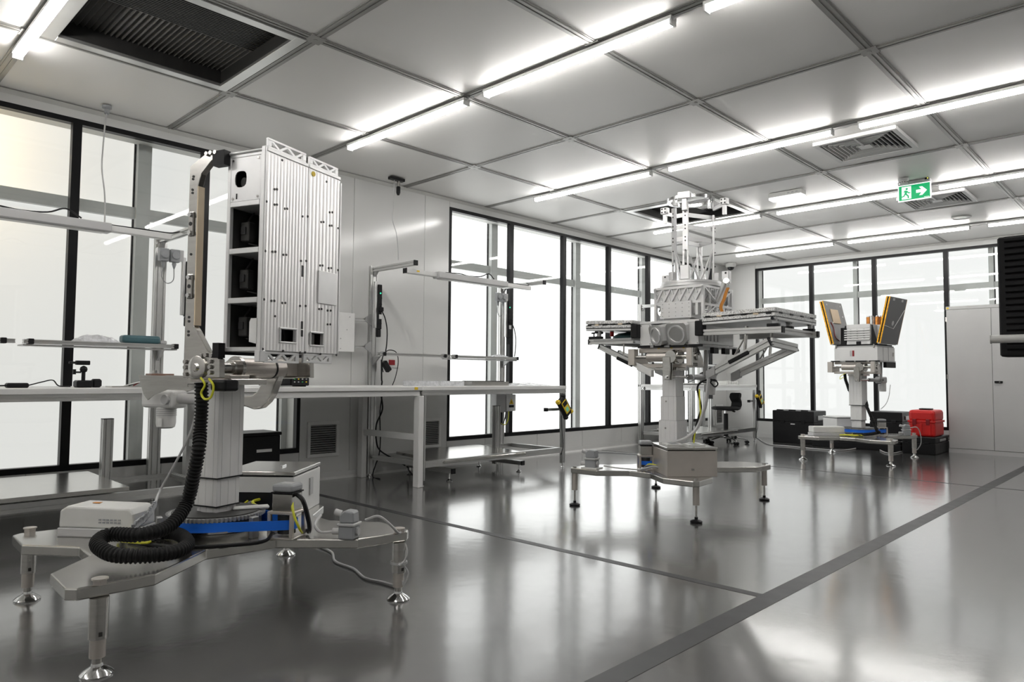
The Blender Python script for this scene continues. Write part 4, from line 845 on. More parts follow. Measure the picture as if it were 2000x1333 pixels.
# grey coiled lead from the actuator motor down to the inverter
pc = [M1 @ F1_.at(px, py, y=.05) for px, py in ((385, 800), (370, 850), (340, 910), (312, 960))]
pe = [B1.loc(ZP(px, py, .43)) for px, py in ((303, 985), (285, 1010), (262, 1028))]
cable('motor_lead', pc+pe[:1], .006, m_plasl, st1)
cz = smooth_path(pe, 40); hel = []
for k, p in enumerate(cz):
    a = k*.95; hel.append(p+Vector((math.cos(a)*.5, math.cos(a)*-.5, math.sin(a)*.8))*.018)
MB().tube(hel, .0055, 6).build('coiled_lead', m_plas, st1, smooth=True)
# ---- tilt head
AX, AZ = .085, 1.062
MB(M1).box((-.10, -.10, .985), (.17, .12, 1.012)).build('head_plate', m_steel, st1, bevel=.003)
MB(M1).box((.02, -.19, 1.0), (.15, .02, 1.012)).box((.0, -.10, 1.012), (.16, .02, 1.03)).build('head_saddle', m_steel_w, st1, bevel=.003)
MB(M1).cyl((AX, -.19, AZ), (AX, .03, AZ), .026, n=24).build('tilt_shaft', m_steel, st1, smooth=True)
MB(M1).cyl((AX, .0, AZ), (AX, .018, AZ), .055, n=28).cyl((AX, -.03, AZ), (AX, .0, AZ), .036, n=24).build('shaft_flange', m_steel, st1, smooth=True)
MB(M1).cyl((AX, .018, AZ), (AX, .30, AZ), .047, n=28).build('tilt_cylinder', m_steel_w, st1, smooth=True); MB(M1).cyl((AX, .225, AZ), (AX, .235, AZ), .049, n=28).build('cylinder_band', m_blk, st1, smooth=True)
MB(M1).box((AX-.04, .305, AZ-.035), (AX+.04, .43, AZ+.035)).build('end_block', m_steel_w, st1, bevel=.003); MB(M1).box((.0, .0, 1.012), (.05, .45, 1.04)).build('head_beam', m_steel, st1, bevel=.002)
def polyT(fr, pts, y): return [(p.x, p.z) for p in (fr.at(px, py, y=y) for px, py in pts)]
cr = polyT(F1_, [(527, 708), (550, 708), (551, 725), (545, 745), (536, 770), (526, 786), (514, 797), (500, 800), (480, 793), (480, 774), (498, 772), (507, 765), (515, 750), (522, 732)], .27)
MB(M1).prism(cr, (0, .25, 0), (1, 0, 0), (0, 0, 1), (0, .045, 0)).build('crank_arm', m_steel, st1, bevel=.006, seg=2)
ra, rb = F1_.at(515, 790, y=.305), F1_.at(330, 778, y=.305)
MB(M1).cyl(ra, rb, .018, n=18).build('actuator_rod', m_steel, st1, smooth=True); rm = F1_.at(470, 786, y=.305); MB(M1).cyl(F1_.at(425, 783, y=.305), rb, .028, n=20).build('actuator_tube', m_plasl, st1, smooth=True)
g0, g1 = F1_.at(292, 762, y=.305), F1_.at(352, 798, y=.305)
gb = MB(M1).box((g0.x, .25, g1.z), (g1.x, .36, g0.z)).build('actuator_gearbox', m_poww, st1, bevel=.02, seg=3)
MB(M1).cyl((g1.x-.04, .25, (g0.z+g1.z)/2), (g1.x-.04, .235, (g0.z+g1.z)/2), .026, n=18).build('pivot_cap', m_plasl, gb, smooth=True)
k0, k1 = F1_.at(306, 795, y=.305), F1_.at(343, 838, y=.305)
mo = MB(M1).lathe([(.03, k1.z), (.046, k1.z+.008), (.05, k1.z+.03), (.05, k0.z-.01), (.042, k0.z+.02)], ((k0.x+k1.x)/2, .305, 0), n=24).build('actuator_motor', m_poww, st1, smooth=True)
for k in range(4): MB(M1).ring(.0495, .0525, k0.z-.012-k*.011, k0.z-.008-k*.011, ((k0.x+k1.x)/2, .305, 0)).build('cooling_rib', m_plasl, mo)
MB(M1).box(((k0.x+k1.x)/2+.0, .253, k1.z+.012), ((k0.x+k1.x)/2+.03, .256, k1.z+.055)).build('rating_label', m_white, mo)
tri = polyT(F1_, [(270, 733), (366, 736), (366, 756), (330, 760), (300, 772), (288, 782), (280, 770)], .2)
MB(M1).prism(tri, (0, .20, 0), (1, 0, 0), (0, 0, 1), (0, .006, 0)).prism(tri, (0, .37, 0), (1, 0, 0), (0, 0, 1), (0, .006, 0)).build('motor_bracket', m_steel, st1)['kind'] = 'stuff'
# ---- cradle brackets (C-shaped plates)
cpoly = polyT(F1_, [(371, 325), (405, 298), (429, 295), (431, 308), (413, 314), (393, 340), (387, 362), (379, 638), (384, 646), (406, 688), (429, 702), (429, 738), (357, 738), (362, 600)], -.205)
for y0_ in (-.205, .375):
    cb_ = MB(M1).prism(cpoly, (0, y0_, 0), (1, 0, 0), (0, 0, 1), (0, .03, 0)).build('cradle_plate', m_steel, st1, bevel=.002)
    if y0_ < 0: cbn = cb_
pa, pb = F1_.at(387, 364, y=-.205), F1_.at(379.5, 636, y=-.205)
MB(M1).bar(((pa.x+.002), -.19, pa.z), (pb.x+.002, -.19, pb.z), .035, .006, up=(1, 0, 0)).build('edge_strip', m_tan, cbn)
for py0 in (438, 560):
    q = F1_.at(375 if py0 < 500 else 372, py0, y=-.205)
    MB(M1).box((q.x-.016, -.213, q.z-.055), (q.x+.016, -.205, q.z+.055)).build('bolt_plate', m_steel, cbn, bevel=.004)
    for dz in (-.04, .04): MB(M1).cyl((q.x, -.222, q.z+dz), (q.x, -.213, q.z+dz), .011, n=6).build('bolt', m_chrome, cbn)
    MB(M1).cyl((q.x, -.2145, q.z), (q.x, -.213, q.z), .009, n=12).build('bore', m_dark, cbn)
q = F1_.at(388, 718, y=-.205)
MB(M1).lathe([(.048, 0), (.05, .012), (.04, .016), (.02, .016), (.014, .026), (.001, .026)], (q.x, -.205, q.z), (0, -1, 0), n=28).build('pivot_flange', m_steel, cbn, smooth=True)
bolts(cbn, [M1 @ F1_.at(px, py, y=-.207) for px, py in ((363, 707), (363, 718), (363, 731), (411, 706), (411, 717), (411, 728), (394, 695), (403, 694), (414, 695), (405, 301), (413, 299), (422, 298))], M1.to_3x3() @ Vector((0, -1, 0)), .010, .009)
bolts(cbn, [M1 @ F1_.at(px, py, y=-.2055) for px, py in ((378, 345), (377, 350), (376, 371), (376, 377), (373, 497), (369, 620), (369, 628), (368, 648), (368, 655))], M1.to_3x3() @ Vector((0, -1, 0)), .006, .002, 'bore', m_dark)
# ------------------------------------------------------------------ fluted panel box held by the near stand
X0, X1, Y0, Y1, Z0, Z1 = .195, .415, -.178, .318, 1.135, 1.985
sat1 = thing('satellite_panel_box', 'tall silver box with fluted front panels held upright by the near stand', 'satellite structure', (*C1, 0), math.radians(T1))
def sz(py): return F1_.at(470, py, y=Y0).z
zr = [sz(p) for p in (398, 490, 587)]           # rails between the side bays
fr = MB()
MB().box((X0, Y0, Z0), (X0+.02, Y0+.02, Z1)).build('corner_post', m_mill, sat1, bevel=.002); MB().box((X1-.035, Y0, Z0), (X1-.012, Y0+.02, Z1)).build('corner_post', m_mill, sat1, bevel=.002)
MB().box((X0, Y1-.02, Z0), (X0+.02, Y1, Z1)).build('corner_post', m_mill, sat1, bevel=.002); MB().box((X1-.035, Y1-.02, Z0), (X1-.012, Y1, Z1)).build('corner_post', m_mill, sat1, bevel=.002)
for z in zr: MB().box((X0+.02, Y0, z-.012), (X1-.035, Y1, z+.012)).build('bay_shelf', m_mill, sat1, bevel=.002)
MB().box((X0, Y0, Z1-.012), (X1-.012, Y1, Z1+.004)).build('top_plate', m_mill, sat1, bevel=.002); MB().box((X0, Y0, Z0-.004), (X1-.012, Y1, Z0+.014)).build('bottom_plate', m_mill, sat1, bevel=.002)
MB().cyl((X0, Y0, Z1+.008), (X1-.02, Y0, Z1+.008), .007, n=10).build('edge_tube', m_mill, sat1)
MB().box((X0+.002, Y0+.02, Z0), (X0+.008, Y1-.02, Z1)).build('rear_wall', m_darkm, sat1)
MB().box((X0+.02, Y1-.012, Z0), (X1-.035, Y1-.004, Z1)).build('far_wall', m_darkm, sat1)
# closed top bay with a rounded opening
xa, xb, za, zb_ = X0+.02, X1-.035, zr[0]+.012, Z1-.012; hx, hz = (F1_.at(470, 350, y=Y0).x, F1_.at(470, 350, y=Y0).z); hw, hh = .033, .036
plate = MB(); oct_ = [(hx+hw*math.copysign(min(1, abs(1.25*math.cos(a))), math.cos(a)), hz+hh*math.copysign(min(1, abs(1.25*math.sin(a))), math.sin(a))) for a in [math.pi*(k+.5)/8 for k in range(16)]]
rect = [(xb, hz), (xb, zb_), (hx, zb_), (xa, zb_), (xa, hz), (xa, za), (hx, za), (xb, za)]
def edgept(a):
    c, s = math.cos(a), math.sin(a); tx = ((xb-hx) if c > 0 else (hx-xa))/max(1e-6, abs(c)); tz = ((zb_-hz) if s > 0 else (hz-za))/max(1e-6, abs(s)); k = min(tx, tz); return (hx+c*k, hz+s*k)
ang = sorted([math.pi*(k+.5)/8 for k in range(16)]+[math.atan2(z-hz, x-hx) % (2*math.pi) for x, z in ((xa, za), (xb, za), (xa, zb_), (xb, zb_))])
def holept(a):
    c, s = math.cos(a), math.sin(a); k = 1/((abs(c)/hw)**3+(abs(s)/hh)**3)**(1/3); return (hx+c*k, hz+s*k)
n_ = len(ang); ov = [edgept(a) for a in ang]; iv = [holept(a) for a in ang]; vs = []
for yy in (Y0+.001, Y0+.006): vs += [(x, yy, z) for x, z in ov]+[(x, yy, z) for x, z in iv]
fs = []
for i in range(n_):
    j = (i+1) % n_; fs += [(i, j, n_+j, n_+i), (2*n_+i, 3*n_+i, 3*n_+j, 2*n_+j), (n_+i, n_+j, 3*n_+j, 3*n_+i)]
MB().add(vs, fs).build('bay_cover', m_mill, sat1)
MB().box((xa+.01, Y0+.1, za+.01), (xb-.01, Y0+.104, zb_-.01)).build('bay_backing', m_dark, sat1); MB().cyl((hx, Y0+.02, hz-.01), (hx+.01, Y0+.09, hz-.005), .022, n=16).build('inner_duct', m_darkm, sat1, smooth=True)
bolts(sat1, [(x, Y0+.001, z) for x in (xa+.012, xb-.012) for z in (za+.012, zb_-.012)], (0, -1, 0), .006, .003); q = F1_.at(462, 384, y=Y0); MB().box((q.x-.003, Y0-.001, q.z-.012), (q.x+.003, Y0+.001, q.z+.012)).build('slot', m_dark, sat1)
# inside of the open bays: cross braces and connector brackets
zz = zr+[Z0+.005]; zz = [zr[0], zr[1], zr[2], Z0+.014]
for k in range(3):
    zt_, zb2_ = zz[k]-.012, zz[k+1]+.012; yb = Y0+.17
    MB().box((xa, yb, zb2_), (xb, yb+.004, zt_)).build('bay_wall', m_dark, sat1)
    for (p, q_) in (((xa, zb2_), (xb, zt_)), ((xa, zt_), (xb, zb2_)), ((xa+.07, zb2_), (xa+.09, zt_))): MB().bar((p[0], yb-.008, p[1]), (q_[0], yb-.008, q_[1]), .006, .008, up=(0, 1, 0)).build('brace', m_darkm, sat1)
    zc_ = (zt_+zb2_)/2
    b = MB().box((xa+.012, Y0+.05, zc_-.05), (xa+.06, Y0+.09, zc_+.035)).build('inner_bracket', m_darkm, sat1, bevel=.004); MB().box((xa+.02, Y0+.044, zc_-.02), (xa+.045, Y0+.05, zc_+.012)).build('bracket_slot', m_dark, b)
    MB().cyl((xa+.05, Y0+.06, zc_-.06), (xb-.03, Y0+.14, zb2_+.01), .003, n=6).build('harness', m_darkm, sat1); MB().cyl((xa+.03, Y0+.07, zc_+.035), (xa+.02, Y0+.12, zt_), .004, n=6).build('harness', m_darkm, sat1)
q = F1_.at(495, 645, y=Y0); MB().prism([(q.x-.02, q.z-.05), (q.x+.02, q.z-.058), (q.x+.02, q.z+.05), (q.x-.012, q.z+.05), (q.x-.02, q.z+.035)], (0, Y0-.004, 0), (1, 0, 0), (0, 0, 1), (0, .004, 0)).build('white_card', m_white, sat1)
# fluted front panels
def fy(px, py=500): return F1_.at(px, py, x=X1).y
def fz(px, py): p = F1_.at(px, py, x=X1); return p.y, p.z
ys_ = fy(600, 450)
holes = []
for (px0, px1, py0, py1) in ((548, 576, 643, 669), (607, 629, 651, 675)):
    (ya_, z1_), (yb_, z0_) = fz(px0, py0), fz(px1, py1); holes.append((ya_, yb_, z0_, z1_))
for ya, yb, n in ((Y0, ys_-.002, 13), (ys_+.002, Y1, 9)):
    w_ = (yb-ya)/n; b = MB()
    for k in range(n):
        y0 = ya+k*w_; segs = [(Z0, Z1)]
        for (h0, h1, hz0, hz1) in holes:
            if y0+w_ > h0 and y0 < h1: segs = [(Z0, hz0), (hz1, Z1)]
        for s0, s1 in segs: b.prism([(0, 0), (0, w_), (.0105, w_), (.0112, w_*.86), (.012, w_*.62), (.012, w_*.38), (.0112, w_*.14), (.0105, 0)], (X1-.012, y0, s0), (1, 0, 0), (0, 1, 0), (0, 0, s1-s0))
    b.build('front_panel', m_flute, sat1, smooth=True)
for i, (h0, h1, hz0, hz1) in enumerate(holes):
    f = MB(); e = .008
    f.box((X1-.014, h0-e, hz0-e), (X1+.006, h1+e, hz0)).box((X1-.014, h0-e, hz1), (X1+.006, h1+e, hz1+e)).box((X1-.014, h0-e, hz0), (X1+.006, h0, hz1)).box((X1-.014, h1, hz0), (X1+.006, h1+e, hz1))
    f.build('opening_frame', m_mill, sat1, bevel=.002); MB().box((X1-.05, h0, hz0), (X1-.046, h1, hz1)).build('opening_tone_plate', m_dark if i == 0 else m_poww, sat1)  # hole plates coloured dark for shade, white for light showing through
# edge strips, access plate, slots
MB().box((X1-.02, Y0-.012, Z0-.01), (X1+.003, Y0, Z1+.02)).build('side_strip', m_mill, sat1, bevel=.003); MB().box((X1-.02, Y1, Z0), (X1+.003, Y1+.012, Z1-.01)).build('side_strip', m_mill, sat1, bevel=.003)
MB().box((X1-.016, Y0, Z1), (X1+.004, ys_-.004, Z1+.016)).build('top_strip', m_mill, sat1, bevel=.002); MB().box((X1-.016, ys_+.004, Z1), (X1+.004, Y1, Z1+.016)).build('top_strip', m_mill, sat1, bevel=.002)
(ya_, za_), (yb_, zb3) = fz(621, 528), fz(656, 598); MB().box((X1, ya_, zb3), (X1+.005, yb_, za_)).build('access_plate', m_mill, sat1, bevel=.002)
b = MB()
for px0, py0, py1 in ((591, 519, 541), (590, 628, 643), (590, 645, 658)):
    y, z1_ = fz(px0, py0); _, z0_ = fz(px0, py1); b.box((X1-.002, y-.006, z0_), (X1+.0015, y+.006, z1_))
b.build('slot', m_dark, sat1)['kind'] = 'stuff'
y, z = fz(612, 340); MB().cyl((X1, y, z), (X1+.003, y, z), .012, n=14).build('yellow_dot', m_yel, sat1)
hp_ = []
for py, pxs in ((313, (551,)), (370, (536, 541)), (355, (638,)), (393, (518,)), (400, (536, 541)), (408, (556, 561)), (423, (591, 601)), (415, (644, 649)), (434, (627, 632)), (441, (644, 648)), (446, (660,)), (490, (516,)), (492, (532, 538)), (498, (553, 559)), (510, (588, 598)), (519, (625, 630)), (524, (642, 647)), (528, (660,)), (585, (514,)), (588, (530, 536)), (592, (551, 557)), (598, (586, 597)), (604, (623, 628)), (607, (640, 646)), (618, (537,)), (634, (640, 645)), (686, (553,)), (689, (586, 596)), (692, (626,)), (694, (657,)), (682, (512,))):
    for px in pxs: y, z = fz(px, py); hp_.append((X1-.002, min(max(y, Y0+.004), Y1+.008), z))
bolts(sat1, hp_, (1, 0, 0), .0055, .004, 'bolt_hole', m_dark)
# perforated lifting lugs along top and bottom
def lug(ya, yb, z0, z1, x):
    b = MB(); t_ = .012
    b.box((x-t_, ya, z0), (x, yb, z0+.010)).box((x-t_, ya, z1-.010), (x, yb, z1)).box((x-t_, ya, z0+.01), (x, ya+.022, z1-.01)).box((x-t_, yb-.022, z0+.01), (x, yb, z1-.01))
    n = 4; w_ = (yb-ya-.044)/n
    for k in range(n):
        y0 = ya+.022+k*w_; p, q_ = (z0+.008, z1-.008) if k % 2 else (z1-.008, z0+.008); b.bar((x-t_/2, y0, p), (x-t_/2, y0+w_, q_), t_, .010, up=(1, 0, 0))
    b.build('lifting_lug', m_mill, sat1, bevel=.001); 
for x in (X1-.004,):
    lug(Y0+.01, ys_-.012, Z1+.016, Z1+.062, x); lug(ys_+.012, Y1-.012, Z1+.016, Z1+.058, x); lug(Y0+.02, ys_-.03, Z0-.052, Z0-.004, x); lug(ys_+.0, Y1-.03, Z0-.048, Z0-.004, x)
MB().box((X1-.03, Y0-.014, Z0-.05), (X1+.002, Y0+.02, Z0)).build('corner_block', m_mill, sat1, bevel=.003)
# black mounts between cradle plate and box
for py in (310, 684):
    q = F1_.at(433, py, y=-.19); MB().box((q.x-.03, -.213, q.z-.035), (X0+.012, -.176, q.z+.03)).build('black_mount', m_blk, st1).matrix_local = M1
    MB().box((q.x-.01, -.176, q.z-.02), (X0-.001, .37, q.z+.02)).build('mount_bar', m_blk, st1).matrix_local = M1
# ------------------------------------------------------------------ shared tilt head of the middle and far stands (frame: x along tilt axis, y away)
def tilt_head(t, M, yp, zo=0.0, xo=0.0, act=.68):
    z = 1.207+zo
    def B(a, b, name, mm, bev=.003, par=None): return MB(M).box((a[0]+xo, a[1]+yp, a[2]+zo), (b[0]+xo, b[1]+yp, b[2]+zo)).build(name, mm, par or t, bevel=bev)
    B((-.35, -.03, 1.138), (-.285, .03, 1.277), 'end_plate', m_steel_w); B((-.345, .03, 1.138), (-.29, .2, 1.2), 'end_gusset', m_steel_w)
    MB(M).cyl((-.285+xo, yp, z), (-.165+xo, yp, z), .014, n=16).build('tilt_shaft', m_steel, t, smooth=True)
    MB(M).cyl((-.165+xo, yp, z), (.075+xo, yp, z), .041, n=26).build('tilt_cylinder', m_steel_w, t, smooth=True)
    MB(M).cyl((.075+xo, yp, z), (.10+xo, yp, z), .058, n=28).cyl((.10+xo, yp, z), (.125+xo, yp, z), .045, n=28).cyl((.125+xo, yp, z), (.135+xo, yp, z), .056, n=28).build('shaft_flange', m_steel, t, smooth=True)
    MB(M).cyl((.135+xo, yp, z), (.20+xo, yp, z), .02, n=16).build('tilt_shaft', m_steel, t, smooth=True)
    B((.20, -.03, 1.134), (.25, .03, 1.279), 'end_plate', m_steel_w)
    sp = MB(M).prism([(-.03, 1.279), (.06, 1.279), (.13, 1.2), (.16, 1.12), (.0, 1.12), (-.03, 1.134)], (.25+xo, yp, zo), (0, 1, 0), (0, 0, 1), (.012, 0, 0)).build('side_plate', m_steel, t, bevel=.002)
    bolts(sp, [M @ Vector((.262+xo, yp+y, zo+zz)) for y in (-.015, .01, .035) for zz in (1.265, 1.25, 1.15, 1.135)], M.to_3x3() @ Vector((1, 0, 0)), .006, .005); MB(M).lathe([(.03, 0), (.03, .01), (.012, .014)], (.262+xo, yp+.03, z), (1, 0, 0), n=18).build('pivot_flange', m_steel, sp, smooth=True)
    B((-.285, .04, 1.245), (.25, .075, 1.285), 'upper_beam', m_steel_w); B((-.285, .02, 1.12), (.25, .12, 1.15), 'lower_beam', m_steel_w); B((-.09, -.02, 1.095), (.11, .17, 1.12), 'head_plate', m_steel)
    for x in (-.1, .02, .13): B((x, .039, 1.277), (x+.02, .04, 1.284), 'yellow_label', m_yel, 0)
    for y in (-.065, -.03):
        MB(M).prism([(-.035, 0), (.035, 0), (.04, -.10), (.03, -.19), (-.02, -.19), (-.035, -.12)], (.045+xo, yp+y-.012, z-.0), (1, 0, 0), (0, 0, 1), (0, .014, 0)).build('crank_plate', m_steel, t, bevel=.004)
    MB(M).cyl((.08+xo, yp-.07, z), (.08+xo, yp, z), .05, n=24).build('crank_hub', m_steel, t, smooth=True)
    MB(M).cyl((.05+xo, yp-.09, z-.165), (.05+xo, yp+.02, z-.165), .010, n=10).build('crank_pin', m_chrome, t, smooth=True)
    zr_ = z-.165
    MB(M).cyl((.05+xo, yp-.04, zr_), (.05+xo, yp+act*.45, zr_), .014, n=16).build('actuator_rod', m_steel, t, smooth=True); MB(M).cyl((.05+xo, yp+act*.4, zr_), (.05+xo, yp+act*.85, zr_), .024, n=18).build('actuator_tube', m_plasl, t, smooth=True)
    gb = MB(M).box((.0+xo, yp+act*.82, zr_-.045), (.10+xo, yp+act+.04, zr_+.045)).build('actuator_gearbox', m_plasl, t, bevel=.02, seg=3)
    MB(M).cyl((.05+xo, yp+act*.84, zr_), (.05+xo, yp+act*.87, zr_), .052, n=20).build('gearbox_ring', m_blk, gb, smooth=True)
    mo = MB(M).lathe([(.035, zr_-.155), (.045, zr_-.15), (.046, zr_-.03)], (.05+xo, yp+act, 0), n=22).build('actuator_motor', m_pow, t, smooth=True)
    MB(M).box((.015+xo, yp+act-.049, zr_-.13), (.035+xo, yp+act-.044, zr_-.06)).build('rating_label', m_white, mo)
    MB(M).obox((.14+xo, yp+act*.62, z-.04), (.03, .035, .22), (1, 0, 0), (0, 1, 0), (0, .08, 1)).build('stop_arm', m_pow, t, bevel=.006)
# ------------------------------------------------------------------ middle machine
C2 = (-3.13, 5.187); A2 = 3.0; T2 = 1.5; B2 = Frame(C2, A2); F2 = Frame(C2, T2); M2 = rz(T2-A2)
st2 = make_base('stainless trolley stand in the middle of the room with black disc feet', *C2, A2, [(.51, -.615), (-.525, -.66), (.505, .66), (-.51, .62)], 'b')
column(st2, M2, [(.168, .345, .683), (.146, .683, .881), (.126, .881, 1.10)]); MB().ring(.09, .20, .305, .345).build('bearing_base', m_steel, st2, smooth=True)
bolts(st2, [M2 @ Vector((-.02, -.0845, .62)), M2 @ Vector((-.02, -.0735, .84))], (0, -1, 0), .008, .004)
o_, c_, e1_, e2_ = enclosure(st2, (.275, -.35), (.707, -.707), .42, .38, .215, m_plate, m_steel_w)
for k, s in ((0, -1), (1, 1)):
    v = MB().obox(c_+e2_*(.075*s)+e1_*.02*s+Vector((0, 0, .525)), (.15, .13, .008), e1_, e2_, (0, 0, 1)).build('connector_plate', m_plasw, o_)
    b = MB()
    for i in range(6): b.obox(c_+e2_*(.075*s)+e1_*(.02*s-.055+.022*i)+Vector((0, 0, .5295)), (.01, .06, .003), e1_, e2_, (0, 0, 1))
    b.build('connector_slot', m_plas, v)['kind'] = 'stuff'
MB().obox(c_+e1_*.222+Vector((0, 0, .36)), (.012, .02, .014), e1_, e2_, (0, 0, 1)).build('box_screw', m_steel, o_)
drive_motor(st2, -.05, -.36, 40, big=.95); MB().cyl((-.16, -.28, .305), (-.16, -.28, .42), .008, n=8).build('guide_rod', m_steel, st2)
vs, fs = band(hull_band((0, 0), .20, (-.05, -.36), .045), .345, .375); MB().add(vs, fs).build('drive_belt', m_blue, st2, smooth=True)
connector(st2, -.40, -.60, 10, k=1.25); MB().obox((-.40, -.60, .309), (.14, .11, .008), (1, .1, 0), (-.1, 1, 0), (0, 0, 1)).build('connector_pad', m_plasw, st2)
cable('grey_lead', [(-.3, -.58, .33), (-.2, -.55, .32), (-.08, -.52, .318), (.06, -.52, .32)], .006, m_plasl, st2)
for k in range(5): cable('lead_bundle', [(-.02, -.50+.015*k, .32), (.04, -.54+.02*k, .33+.008*k), (.10, -.50+.02*k, .35), (.13, -.44, .33+.005*k)], .006, [m_plas, m_plasl, m_blk, m_plas, m_yelg][k], st2)
def pl2(y, *pts): return [M2 @ F2.at(px, py, y=y) for px, py in pts]
cable('grey_hose', pl2(-.25, (1384, 740), (1380, 780), (1374, 805), (1362, 835))+pl2(-.3, (1342, 855), (1318, 864), (1300, 868)), .014, m_plasl, st2)
cable('black_lead', pl2(-.2, (1400, 745), (1385, 742), (1368, 748), (1362, 760), (1367, 782), (1369, 800), (1360, 830), (1354, 860)), .008, m_blk, st2); cable('earth_lead', pl2(-.22, (1366, 760), (1367, 790), (1368, 815), (1358, 845), (1355, 866)), .006, m_yelg, st2)
cable('motor_loop', pl2(.1, (1385, 748), (1395, 742), (1402, 750), (1396, 756), (1388, 748)), .006, m_blk, st2); cable('short_lead', pl2(-.15, (1342, 715), (1340, 735), (1346, 745), (1355, 742), (1356, 733)), .005, m_plas, st2)
tilt_head(st2, M2, -.11)
# support frame of profiles under the wings (belongs to the stand)
def P2(y, px, py): return M2 @ F2.at(px, py, y=y)
def prof2(p, q, w=.04, h=None, name='support_profile', caps=True):
    o = MB().prof(p, q, w, h).build(name, m_alu, st2)
    if caps:
        d = (q-p).normalized(); o2 = MB().bar(q, q+d*.012, w+.003, (h or w)+.003).build('end_cap', m_blk, o)
    return o
zq = 1.395
for y_ in (-.12, .60): prof2(M2 @ Vector((.32, y_, zq)), M2 @ Vector((.97, y_, zq)), .04, .045)
prof2(M2 @ Vector((.92, -.10, zq)), M2 @ Vector((.92, .70, zq)), .045)
for y_ in (-.12, .60): prof2(M2 @ Vector((-.30, y_, 1.35)), M2 @ Vector((-.76, y_, 1.35)), .04, .045)
prof2(M2 @ Vector((-.72, -.10, 1.35)), M2 @ Vector((-.72, .65, 1.35)), .045)
for y_, p_, q_ in ((-.1, (1397, 724), (1503, 668)), (.45, (1445, 729), (1553, 680))):
    a_, b_ = P2(y_, *p_), P2(y_, *q_); prof2(a_, b_, .045, .06); e_ = (a_*.45+b_*.55); f_ = a_*.25+b_*.75
    if y_ < 0: MB().bar(a_*.72+b_*.28+Vector((0, -.026, .0)), a_*.35+b_*.65+Vector((0, -.026, 0)), .014, .03).build('black_grip', m_blk, st2, bevel=.005)
    MB().bar(e_, e_+Vector((.02, 0, .22)), .035, .012).build('strut_plate', m_steel, st2)
    MB().cyl(a_*.7+b_*.3, e_+Vector((.02, 0, .16)), .007, n=8).build('gas_strut', m_steel, st2, smooth=True)
    MB().obox(a_-Vector((.03, 0, .02)), (.09, .055, .07), (b_-a_), (0, 1, 0), (0, 0, 1)).build('hinge_block', m_alu_d, st2, bevel=.004)
prof2(P2(-.1, 1503, 668), P2(.45, 1553, 680), .045, .06, caps=False)
for y_, p_, q_ in ((-.1, (1250, 716), (1173, 678)), (.45, (1285, 722), (1210, 690))):
    a_, b_ = P2(y_, *p_), P2(y_, *q_); prof2(a_, b_, .04, .045)
    if y_ < 0: MB().bar(a_*.85+b_*.15+Vector((0, -.02, -.02)), a_*.45+b_*.55+Vector((0, -.02, -.02)), .014, .03).build('black_grip', m_blk, st2, bevel=.005)
    MB().obox(a_+Vector((.05, 0, -.03)), (.16, .045, .06), (a_-b_), (0, 1, 0), (0, 0, 1)).build('hinge_block', m_poww, st2, bevel=.004)
    MB().cyl(a_*.6+b_*.4+Vector((0, 0, 0)), a_*.9+b_*.1+Vector((-.12, 0, .2)), .007, n=8).build('gas_strut', m_steel, st2, smooth=True)
# black clamps carrying the wings
for x_, y_ in ((.90, -.12), (.90, .60), (.86, .25), (-.68, -.12), (-.68, .60)):
    zt_ = zq+.022 if x_ > 0 else 1.372
    MB(M2).box((x_-.04, y_-.02, zt_), (x_+.05, y_+.02, zt_+.025)).build('wing_clamp', m_blk, st2, bevel=.003); MB(M2).box((x_+.0, y_-.015, zt_+.025), (x_+.03, y_+.015, 1.49)).build('clamp_post', m_plasl, st2)
    for s in (-1, 1): MB(M2).lathe([(.012, 0), (.012, .012), (.006, .014), (.006, .03)], (x_+.015, y_+s*.05, zt_+.06), (0, -s, 0), n=10).build('clamp_knob', m_blk, st2, smooth=True)
for x_ in (.315, -.285): MB(M2).box((x_-.035, -.15, 1.37), (x_+.035, -.08, 1.49)).build('hinge_clamp', m_blk, st2, bevel=.006)
MB(M2).box((-.26, -.11, 1.285), (.31, .56, 1.305)).build('adapter_frame', m_alu_d, st2, bevel=.003)
for x0_, x1_ in ((-.26, -.15), (-.11, -.02), (.04, .20), (.21, .33)): MB(M2).box((x0_, -.125, 1.285), (x1_, -.105, 1.305)).build('adapter_pad', m_blk, st2)
for y_ in (.05, .25, .45): MB(M2).box((.31, y_, 1.235), (.345, y_+.09, 1.285)).build('adapter_mount', m_blk, st2, bevel=.003)
# small tools resting on the left support
t = thing('clamp_tool', 'small black clamp resting on the left wing support', 'tool', tuple(Frame(C2, T2).o+F2.x*-.70+F2.y*-.12+Vector((0, 0, 1.373)))); MB().box((-.07, -.02, 0), (.04, .02, .025)).build('body', m_blk, t, bevel=.004); MB().cyl((-.02, 0, .025), (-.02, 0, .06), .006, n=8).cyl((-.045, 0, .055), (.02, 0, .06), .007, n=8).build('screw', m_blk, t)
t = thing('teal_cover', 'dark teal cover lying on the left wing support', 'cover', tuple(F2.o+F2.x*-.50+F2.y*.13+Vector((0, 0, 1.373)))); MB().lathe([(.16, 0), (.155, .03), (.11, .055), (.04, .066), (.04, .08), (.11, .10), (.11, .105)], n=24).build('shell', m_teald, t, smooth=True); MB().cyl((-.13, -.1, .03), (-.13, -.1, .075), .018, n=10).build('red_knob', m_red, t, smooth=True); MB().box((-.2, -.28, -.02), (.2, .5, 0)).build('tray', m_alu_d, t)
